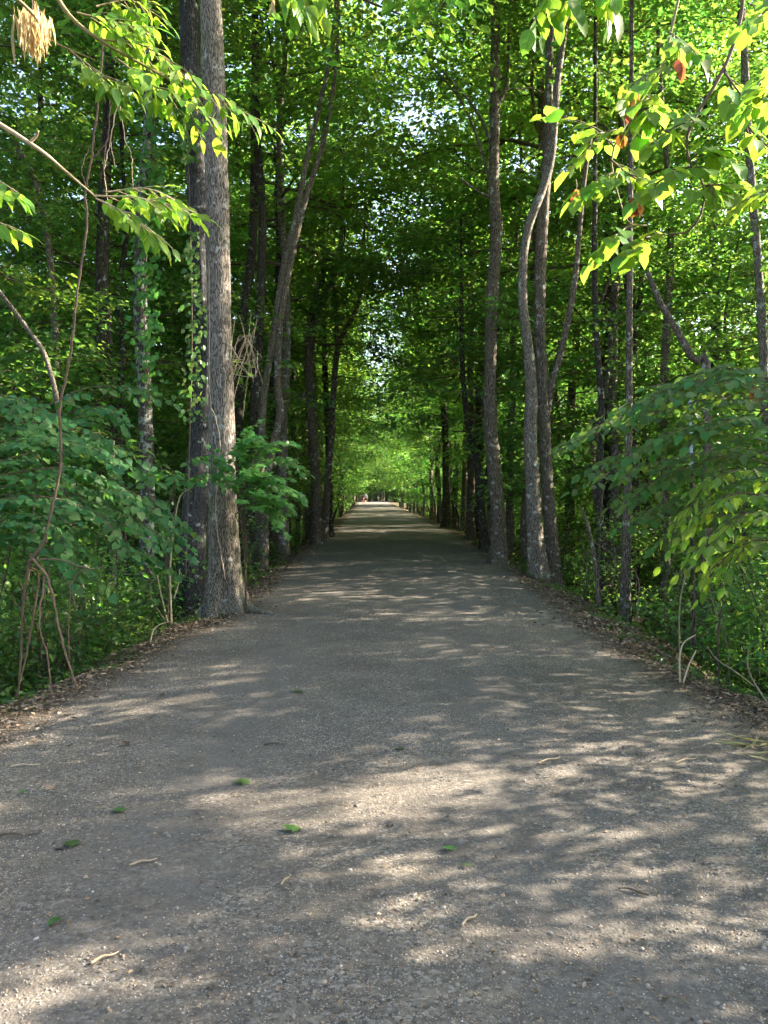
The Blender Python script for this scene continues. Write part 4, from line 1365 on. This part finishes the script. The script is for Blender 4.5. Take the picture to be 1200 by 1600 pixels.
hanging('hanging_branch', 'curving brown stem looping down with big heart shaped leaves, upper right',
        [([(1165, -60, 3.9), (1157, 30, 3.9), (1130, 110, 3.9), (1085, 185, 3.9), (1073, 220, 3.9), (1078, 255, 3.9), (1098, 285, 3.9), (1097, 330, 3.9), (1075, 362, 3.9), (1040, 366, 3.9)], 0.010, 0.004)],
        [[(1085, 190, 3.9), (1060, 195, 3.85), (1030, 215, 3.8)], [(1078, 250, 3.9), (1100, 235, 3.85), (1120, 240, 3.8)], [(1080, 260, 3.9), (1050, 270, 3.8), (1010, 300, 3.75)],
         [(1098, 290, 3.9), (1110, 290, 3.8), (1115, 300, 3.75)], [(1130, 110, 3.9), (1160, 150, 3.8), (1190, 170, 3.7)], [(1130, 100, 3.9), (1165, 190, 3.85), (1200, 230, 3.8)], [(1040, 366, 3.9), (1015, 370, 3.9), (995, 385, 3.9)]],
        'heart', M['bough'], M['vine'], 46, n_tw=5, tw=0.20, gap=0.062, size=0.10, droop=.35, lean=(.1, -.25, 1), hang=.1)
hanging('hanging_branch', 'pale green drooping twig hung with heart shaped leaves left of the looping stem',
        [([(1075, -60, 4.2), (1050, 40, 4.2), (1035, 105, 4.2), (1008, 145, 4.2), (975, 200, 4.2), (955, 250, 4.2), (970, 320, 4.2), (985, 350, 4.2), (1010, 352, 4.2)], 0.008, 0.003)],
        [[(1045, 50, 4.2), (1060, 60, 4.15), (1080, 75, 4.1)], [(1035, 105, 4.2), (1010, 115, 4.15), (985, 140, 4.1)], [(1005, 145, 4.2), (1020, 160, 4.1), (1015, 180, 4.1)],
         [(975, 200, 4.2), (940, 210, 4.2), (910, 240, 4.2)], [(960, 230, 4.2), (930, 200, 4.3), (870, 185, 4.4)], [(955, 250, 4.2), (980, 270, 4.1), (1010, 280, 4.05)], [(958, 270, 4.2), (935, 280, 4.15), (915, 300, 4.1)], [(985, 350, 4.2), (960, 370, 4.2), (940, 390, 4.2)]],
        'heart', M['bough'], M['twig_green'], 47, n_tw=5, tw=0.20, gap=0.062, size=0.094, droop=.45, lean=(-.1, -.3, 1), hang=.1)
hanging('hanging_branch', 'sunlit leaves reaching in at the upper right photo edge',
        [([(1290, 40, 3.4), (1250, 70, 3.4), (1215, 85, 3.4)], 0.006, 0.004)], [[(1260, 60, 3.4), (1225, 90, 3.4), (1185, 130, 3.4)], [(1270, 110, 3.4), (1230, 140, 3.4), (1200, 150, 3.4)], [(1280, 270, 3.6), (1240, 280, 3.6), (1190, 300, 3.6)], [(1260, -20, 3.5), (1220, 0, 3.5), (1180, 30, 3.5)]],
        'oval', M['bough'], M['twig_green'], 48, n_tw=7, tw=0.2, gap=0.045, size=0.10, droop=.3, hang=.1)


# ---- dry clusters
def dry_cluster(name, label, uvd, n, L, spread, mat, seed, kind='ovate', w=1.0):
    r = np.random.default_rng(seed)
    org = px(*uvd)
    t = thing(name, label, 'dry leaves', org)
    mb = MB(); add_tube(mb, np.array([(0, 0, .06), (0.004, 0, .03), (0, 0, -.01)]), (.003, .003, .002), 4)
    obj('stalk', mb.mesh('stalk', [M['twig']]), t)
    me = leaf_me(kind, mat)
    for k in range(n):
        a = r.uniform(0, 6.28)
        D = np.array((math.cos(a) * .22, math.sin(a) * .22, -1.0)) + r.normal(0, .12, 3)
        N = np.array((math.cos(a), math.sin(a), .2)) + r.normal(0, .5, 3)
        Rm = frames(D[None], N[None])[0]
        o = obj('dry_leaf', me, t)
        p = Vector((r.normal(0, spread), r.normal(0, spread), r.uniform(-.35, .05) * L))
        sc_ = L * r.uniform(.5, 1.0)
        o.matrix_local = Matrix.Translation(p) @ Matrix(Rm.tolist()).to_4x4() @ Matrix.Diagonal((sc_ * w, sc_, sc_, 1))
    return t


dry_cluster('dried_seed_cluster', 'big bunch of straw coloured dry seed strips hanging at the top left corner', (50, 15, 3.9), 150, 0.19, 0.036, M['straw'], 51, 'narrow', .75)
dry_cluster('dried_seed_cluster', 'small straw coloured dry tassel at the top edge beside the thick oak', (428, -8, 4.0), 9, 0.11, 0.006, M['straw'], 52, 'narrow', 1.6)
for u, v, d, n, L, lab in ((1061, 95, 3.9, 6, .085, 'topmost curled brown dead leaves below the upper right twig'), (997, 148, 4.15, 3, .06, 'small curled brown leaf where the drooping twig bends'),
                           (984, 165, 4.15, 4, .075, 'brown dead leaves midway down the drooping twig'), (974, 205, 4.15, 5, .075, 'rust brown dead leaves beside the lowest bend of the twig'),
                           (992, 305, 4.1, 9, .12, 'largest bunch of rust brown dead leaves above the low bare twig'), (900, 298, 4.4, 5, .10, 'single rust brown dead leaf bunch right of the S bent trunk'),
                           (1176, 605, 5.8, 6, .10, 'brown dead leaves in the arching shrub at the right edge')):
    dry_cluster('dead_leaf_cluster', lab, (u, v, d), n, L, .012, M['dry'], int(u), 'oval')


# ---- vines
def vine(name, label, cat, strands, mat, org_uv):
    org = px(*org_uv)
    t = thing(name, label, cat, org)
    rv = np.random.default_rng(int(org_uv[0] + org_uv[1]))
    for nm, pts, r0, r1 in strands:
        P = pxs(pts)
        n = max(12, 6 * len(P))
        Q = resample(P, n) + np.concatenate([np.zeros((1, 3)), rv.normal(0, 0.003, (n - 1, 3))])
        mb = MB(); add_tube(mb, Q, np.linspace(r0, r1, n) * (0.62 if r0 > .009 else .85) * rv.uniform(.82, 1.15, n), 7, 0)
        obj(nm, wmesh(mb, org, nm, [mat]), t)
    return t


dv = 6.4
vine('hanging_vine', 'long reddish brown woody vine hanging straight down the left side', 'vine', [
    ('stem', [(160, 60, dv), (157, 130, dv), (148, 200, dv), (142, 250, dv), (133, 300, dv), (136, 350, dv), (124, 430, dv), (116, 500, dv), (112, 540, dv), (98, 610, dv), (93, 650, dv), (95, 720, dv), (82, 790, dv), (68, 845, dv), (45, 880, dv)], .013, .019),
    ('stem', [(45, 880, dv), (36, 950, dv), (33, 1020, dv), (28, 1090, dv)], .016, .012),
    ('stem', [(50, 872, dv), (75, 905, dv), (90, 970, dv), (105, 1030, dv), (122, 1076, dv)], .018, .013),
    ('stem', [(45, 885, dv), (60, 900, dv + .2), (52, 960, dv + .2), (40, 1030, dv + .2), (20, 1110, dv + .2)], .014, .010),
    ('stem', [(48, 875, dv), (90, 874, dv), (135, 888, dv), (166, 886, dv)], .010, .006),
    ('stem', [(133, 888, dv), (115, 905, dv), (108, 950, dv), (108, 1030, dv)], .007, .005),
    ('stem', [(70, 900, dv), (62, 975, dv - .1), (75, 1030, dv - .1), (80, 1092, dv - .1)], .012, .009),
    ('tendril', [(142, 250, dv), (165, 225, dv), (170, 200, dv), (172, 150, dv)], .006, .005),
    ('tendril', [(138, 300, dv), (128, 265, dv - .05), (140, 230, dv), (150, 225, dv)], .005, .004),
    ('tendril', [(165, 225, dv), (162, 260, dv), (164, 290, dv)], .006, .003),
], M['vine'], (45, 1080, dv))
vine('hanging_vine', 'thin tan vine strands dangling beside the long reddish vine', 'vine', [
    ('strand', [(182, 130, 6.7), (178, 190, 6.7), (168, 240, 6.7), (163, 270, 6.7), (170, 330, 6.7)], .006, .003),
    ('strand', [(185, 150, 6.7), (196, 220, 6.7), (205, 240, 6.7), (208, 300, 6.7)], .004, .002),
    ('strand', [(172, 220, 6.7), (180, 262, 6.7)], .004, .002)], M['twig_pale'], (182, 130, 6.7))
vine('climbing_vine', 'thin pale vine running up the face of the thick oak trunk', 'vine', [
    ('strand', [(352, 905, 11.15), (343, 850, 11.12), (337, 800, 11.14), (340, 740, 11.14), (344, 690, 11.16), (336, 650, 11.17), (328, 620, 11.2), (327, 500, 11.25), (325, 300, 11.3), (322, 100, 11.3)], .007, .005),
    ('strand', [(345, 880, 11.12), (335, 900, 11.12), (322, 915, 11.15)], .005, .004)], M['twig_pale'], (352, 905, 11.15))

# leafy climber on the lichened trunk
B = Bough(61)
for k in range(420):
    v = B.r.uniform(170, 620)
    u = np.interp(v, [170, 300, 450, 620], [232, 226, 221, 226]) + B.r.normal(6, 13)
    p = px(u, v, 15.85 + B.r.normal(0, .15))
    a = B.r.uniform(0, 6.28)
    B.leaf(p, np.array((math.cos(a) * .6, -.4, -.6 + .3 * math.sin(a))), np.array((0, -1, .5)) + B.r.normal(0, .35, 3), B.r.uniform(.08, .15))
B.stem(pxs([(236, 640), (226, 520), (228, 400), (236, 300), (240, 180)], 15.85), .012, .006, 20)
o_ = px(236, 640, 15.85)
t = thing('climbing_vine', 'leafy green climber wrapped round the lichen patched trunk', 'vine', o_)
B.build(t, o_, 'heart', M['maple'], M['twig'], maxn=160)

B = Bough(62)
for k in range(430):
    v = B.r.choice([B.r.uniform(110, 250), B.r.uniform(360, 660)])
    u = np.interp(v, [100, 270, 520, 660], [290, 297, 306, 300]) + B.r.normal(0, 9)
    p = px(u, v, 13.75 + B.r.normal(0, .15))
    a = B.r.uniform(0, 6.28)
    B.leaf(p, np.array((math.cos(a) * .6, -.4, -.6 + .3 * math.sin(a))), np.array((0.2, -1, .6)) + B.r.normal(0, .4, 3), B.r.uniform(.07, .13))
B.stem(pxs([(290, 900), (296, 700), (300, 520), (296, 300), (288, 100)], 13.85), .012, .006, 20)
o_ = px(290, 900, 13.85)
t = thing('climbing_vine', 'leafy climber hanging on the pale trunk behind the thick oak', 'vine', o_)
B.build(t, o_, 'oval', M['shrub'], M['twig'], maxn=160)

# ---- bare stems and sticks
def stick(name, label, cat, pts, r0, r1, mat, group=None):
    P = pxs(pts)
    org = P[0].copy()
    mb = MB(); n = max(10, 5 * len(P))
    add_tube(mb, resample(P, n) - org, np.linspace(r0, r1, n), 7, 0)
    o = obj(name, mb.mesh(name, [mat]))
    o.location = tuple(org)
    tag(o, label, cat, group)
    return o


stick('bare_stick', 'taller curved pale stick standing at the right path edge', 'stick', [(1063, 1066, 6.9), (1062, 1030, 6.9), (1068, 1005, 6.9), (1087, 992, 6.9)], .009, .006, M['twig_pale'])
stick('bare_stick', 'shorter pale stick leaning beside the curved one at the right path edge', 'stick', [(1068, 1066, 6.85), (1077, 1038, 6.85), (1088, 1016, 6.85)], .008, .005, M['twig_pale'])
stick('bare_sapling', 'straight pale stem standing in front of the broad pale trunk', 'stem', [(268, 975, 10.3), (266, 900, 10.3), (270, 840, 10.3), (280, 780, 10.3), (297, 762, 10.3)], .013, .006, M['twig_pale'])
stick('bare_sapling', 'crooked pale twig low beside the straight pale stem', 'stem', [(262, 972, 10.2), (250, 920, 10.2), (243, 880, 10.2), (236, 850, 10.2)], .010, .004, M['twig_pale'])
stick('bare_sapling', 'short pale twig forking right of the straight pale stem', 'stem', [(272, 935, 10.2), (279, 912, 10.2), (281, 890, 10.2)], .008, .004, M['twig_pale'])
stick('bare_sapling', 'dead twig bowed toward the litter below the pale trunk', 'stem', [(232, 1026, 9.0), (240, 985, 9.2), (262, 972, 9.4), (280, 976, 9.4)], .008, .004, M['twig_pale'])
st = stick('bare_sapling', 'thin stem whitened near the top inside the arching right shrub', 'stem', [(1084, 1010, 8.4), (1083, 900, 8.4), (1081, 800, 8.4), (1080, 738, 8.4)], .020, .018, M['bark_dark'])
o2 = stick('white_bark', None, None, [(1080, 739, 8.4), (1080, 700, 8.4), (1079, 660, 8.4), (1077, 610, 8.4)], .018, .014, plain_mat('white_bark', (.30, .33, .37), .8, .5, 25))
o2.location = o2.location - st.location
o2.parent = st
stick('bare_sapling', 'tall thin grey stem on the right bank beyond the sticks', 'stem', [(1125, 1100, 7.4), (1122, 1000, 7.4), (1128, 930, 7.4), (1118, 860, 7.4), (1124, 800, 7.4)], .010, .006, M['twig'])
stick('bare_sapling', 'forked dead branch low at the right photo edge', 'stem', [(1200, 1100, 6.2), (1175, 1060, 6.3), (1168, 1035, 6.3), (1170, 1015, 6.3)], .008, .004, M['twig_tan'])
stick('bare_sapling', 'dead branch slanting down behind the sticks at right', 'stem', [(1178, 1072, 6.8), (1150, 1050, 6.8), (1120, 1030, 7.0), (1105, 1010, 7.2)], .007, .003, M['twig_tan'])
rs = np.random.default_rng(77)
for k in range(34):
    left = k % 2 == 0
    d = rs.uniform(8, 16)
    u = rs.uniform(10, 250) if left else rs.uniform(900, 1190)
    g = px(u, 900, d)
    x, y = g[0], d
    l, r = edges(y)
    if l - .5 < x < r + .5:
        continue
    z0 = float(terrain(x, y)); H = rs.uniform(1.2, 3.4)
    P = np.array([(x, y, z0 - .1), (x + rs.normal(0, .08), y, z0 + H * .35), (x + rs.normal(0, .2), y + rs.normal(0, .1), z0 + H * .7), (x + rs.normal(0, .4), y + rs.normal(0, .2), z0 + H)])
    mb = MB(); add_tube(mb, resample(P, 14) - P[0], np.linspace(rs.uniform(.008, .018), .004, 14), 6, 0)
    o = obj('bare_sapling', mb.mesh('bare_sapling', [M[['twig', 'twig_tan', 'bark_brown'][k % 3]]], True))
    o.location = tuple(P[0])
    tag(o, f'thin {["dark", "pale", "brown"][k % 3]} bare stem in the {"left" if left else "right"} bank undergrowth', 'stem', f'thin {["dark", "pale", "brown"][k % 3]} bare stems on the {"left" if left else "right"} bank')

# dry twig tangle on the oak
t = thing('twig_tangle', 'dry pale twig tangle with a tan tuft sticking out of the oak trunk', 'twigs', px(362, 590, 11.4))
o_ = px(362, 590, 11.4)
for k in range(16):
    a = px(358 + rs.normal(0, 3), 575 + rs.normal(0, 25), 11.35)
    b = px(385 + rs.normal(0, 8), 545 + rs.normal(0, 28), 11.2 + rs.normal(0, .1))
    c = px(392 + rs.normal(0, 10), 560 + rs.normal(0, 40), 11.2 + rs.normal(0, .1))
    mb = MB(); add_tube(mb, resample(np.array([a, b, c]), 10) - o_, np.linspace(.005, .002, 10), 5, 0)
    obj('twig', mb.mesh('twig', [M['twig_pale']]), t)

# ---- things lying on the gravel
def on_ground(u, v):
    d = CAM_Z * F_PX / (v - 772)
    for _ in range(6):
        p = px(u, v, d)
        z = float(terrain(p[0], p[1])) + .004
        d *= (CAM_Z - z) / (CAM_Z - p[2])
    p = px(u, v, d); p[2] = z
    return p


for u, v, s, a, kind, lab in ((390, 1223, .12, 2.0, 'maple', 'fallen bright green lobed leaf in front of the long left sun streak'), (467, 1300, .125, 1.2, 'maple', 'fallen green lobed leaf with a stalk, left of the path middle'),
                              (113, 1327, .13, .4, 'oval', 'fallen dull green leaf near the left photo edge'), (95, 1438, .08, 2.7, 'oval', 'small fallen green leaf low at the left'),
                              (712, 1333, .09, 1.0, 'oval', 'fallen dark green leaf right of the path middle'), (627, 1174, .10, .2, 'oval', 'fallen green leaf in the shade in the path middle'),
                              (472, 1082, .12, 1.6, 'maple', 'fallen green leaf furthest up the path'), (735, 1358, .06, .7, 'oval', 'tiny fallen yellow green leaf below the dark green one'),
                              (33, 1243, .06, 0., 'oval', 'tiny pale green leaf at the left before the sun streak'), (195, 1271, .10, 1.2, 'oval', 'fallen green leaf lying in the left sun streak')):
    p = on_ground(u, v)
    o = obj('fallen_leaf', leaf_me(kind, M['fresh']))
    o.location = (p[0], p[1], p[2] + .014)
    o.rotation_euler = (.08 + .1 * math.sin(u), .12 * math.cos(v), a)
    o.scale = (s * .8, s * .8, s * .8)
    tag(o, lab, 'leaf')
for u, v, L, a, lab in ((22, 1308, .22, .1, 'dark broken twig lying at the left photo edge'), (225, 1350, .12, .5, 'short pale twig on the left sun streaks'), (40, 1198, .16, .15, 'pale twig on the shaded gravel at far left'),
                        (860, 1190, .20, .6, 'pale twig near the right shoulder'), (448, 1378, .10, 1.2, 'short tan twig in front of the stalked green leaf'), (165, 1500, .10, .7, 'short tan twig low at the left'),
                        (735, 1440, .10, .8, 'short pale twig in the lower path middle'), (1075, 1190, .22, .5, 'curved pale twig before the straw on the right'), (430, 1165, .14, 0., 'dark twig on the gravel beyond the green leaves'),
                        (990, 1395, .12, 2.6, 'short dark twig on the right gravel')):
    p = on_ground(u, v)
    mb = MB()
    Q = np.array([(-L / 2, 0, 0), (-L * .1, L * .06, .006), (L * .2, -L * .03, .004), (L / 2, L * .08, 0)])
    add_tube(mb, resample(Q, 10), np.linspace(.0055, .0025, 10), 6, 0)
    o = obj('fallen_twig', mb.mesh('fallen_twig', [M['twig'] if 'dark' in lab else M['twig_pale']], True))
    o.location = (p[0], p[1], p[2] + .008)
    o.rotation_euler = (0, 0, a)
    tag(o, lab, 'twig')

# pale dried stalks at the right shoulder
o_ = on_ground(1175, 1180)
t = thing('straw_heap', 'heap of pale yellow dried stalks on the right path shoulder', 'straw', o_)
for k in range(34):
    x, y = o_[0] + rs.normal(.12, .11), o_[1] + rs.normal(.0, .16)
    o = obj('stalk', leaf_me('narrow', M['stalk']), t)
    L = rs.uniform(.10, .24)
    o.location = (x - o_[0], y - o_[1], float(terrain(x, y)) - o_[2] + rs.uniform(.015, .05))
    o.rotation_euler = (rs.normal(0.05, .2), rs.normal(0, .3), rs.normal(.9, .6))
    o.scale = (L * 1.3, L, L)


# ------------------------------------------------------------------ two walkers at the far end
def skin_mesh(name, verts, edges_, radii, mats, parent):
    me = bpy.data.meshes.new(name)
    me.from_pydata(verts, edges_, [])
    o = obj(name, me, parent)
    md = o.modifiers.new('skin', 'SKIN')
    for i, rr in enumerate(radii):
        sv = me.skin_vertices[0].data[i]
        sv.radius = rr if isinstance(rr, tuple) else (rr, rr)
        sv.use_root = i == 0
    o.modifiers.new('sub', 'SUBSURF').levels = 1
    o.modifiers['sub'].render_levels = 2
    me.materials.append(mats)
    return o


M['skin'] = plain_mat('skin', (.42, .25, .17), .6, .1, 8)
M['hair'] = plain_mat('hair', (.03, .022, .016), .7, .3, 30)
M['shirt_blue'] = plain_mat('pale_blue_cloth', (.52, .58, .72), .9, .1, 12)
M['shorts'] = plain_mat('dark_cloth', (.018, .02, .035), .9, .2, 12)
M['red_cloth'] = plain_mat('dark_red_cloth', (.13, .03, .05), .9, .2, 12)


def person(label, u, v, d, H, shirt, bottom, step, rz, long_hair):
    p = px(u, v, d)
    k = H / 1.74
    t = thing('person', label, 'person', (p[0], p[1], float(terrain(p[0], p[1])) + .004), None, rz, k)
    s = step
    V = [(0, 0, .95), (0, 0, 1.15), (0, 0, 1.36), (0, 0, 1.50), (0, .01, 1.60), (0, .01, 1.70),
         (.10, 0, .90), (.105, s * .5, .50), (.105, s * .3, .09), (.105, s * .3 + .14, .04),
         (-.10, 0, .90), (-.105, -s * .25, .50), (-.105, -s * .8, .10), (-.105, -s * .8 + .13, .04),
         (.17, 0, 1.42), (.235, -s * .35, 1.15), (.23, -s * .35 + .1, .92), (.225, -s * .35 + .13, .83),
         (-.17, 0, 1.42), (-.235, s * .35, 1.15), (-.23, s * .35 + .12, .93), (-.225, s * .35 + .16, .84)]
    E = [(0, 1), (1, 2), (2, 3), (3, 4), (4, 5), (0, 6), (6, 7), (7, 8), (8, 9), (0, 10), (10, 11), (11, 12), (12, 13), (2, 14), (14, 15), (15, 16), (16, 17), (2, 18), (18, 19), (19, 20), (20, 21)]
    Rr = [(.14, .10), (.13, .09), (.15, .10), .055, .085, .075, .08, .055, .04, .03, .08, .055, .04, .03, .055, .042, .032, .026, .055, .042, .032, .026]
    skin_mesh('body', V, E, Rr, M['skin'], t)
    sh = [V[i] for i in (0, 1, 2)] + [(0, 0, 1.45), V[14], ((V[14][0] + V[15][0]) / 2 + .02, V[15][1] * .6, 1.26), V[18], ((V[18][0] + V[19][0]) / 2 - .02, V[19][1] * .6, 1.26)]
    skin_mesh('shirt', sh, [(0, 1), (1, 2), (2, 3), (2, 4), (4, 5), (2, 6), (6, 7)], [(.175, .13), (.165, .12), (.185, .13), .075, .085, .07, .085, .07], shirt, t)
    hp = [(0, 0, 1.0), (0, 0, .93), V[6], (.105, s * .35, .60), V[10], (-.105, -s * .18, .60)]
    skin_mesh('shorts', hp, [(0, 1), (1, 2), (2, 3), (1, 4), (4, 5)], [(.165, .12), (.17, .125), .105, .085, .105, .085], bottom, t)
    hh = [(0, -.02, 1.66), (0, -.03, 1.60)] + ([(0, -.09, 1.45)] if long_hair else [(0, -.03, 1.58)])
    skin_mesh('hair', hh, [(0, 1), (1, 2)], [.10, .085, .05], M['hair'], t)
    return t


person('walker in a pale blue shirt and dark shorts at the far end of the path', 571.8, 787.4, 131, 1.74, M['shirt_blue'], M['shorts'], .28, .1, False)
person('walker in dark red clothes left of the pale blue shirt, far end of path', 567.2, 787.2, 131.4, 1.62, M['red_cloth'], M['red_cloth'], -.25, .15, True)

# ------------------------------------------------------------------ labels that tell alike neighbours apart, counted from the camera
by = {}
for o in COL.objects:
    if o.parent is None and "group" in o.keys():
        by.setdefault(o["label"], []).append(o)
for lab, os_ in by.items():
    if 1 < len(os_) <= 20:
        os_.sort(key=lambda q: q.location.y)
        for k, q in enumerate(os_):
            q["label"] = lab + ", " + (ORD[k] + " from the camera" if k else "nearest the camera")
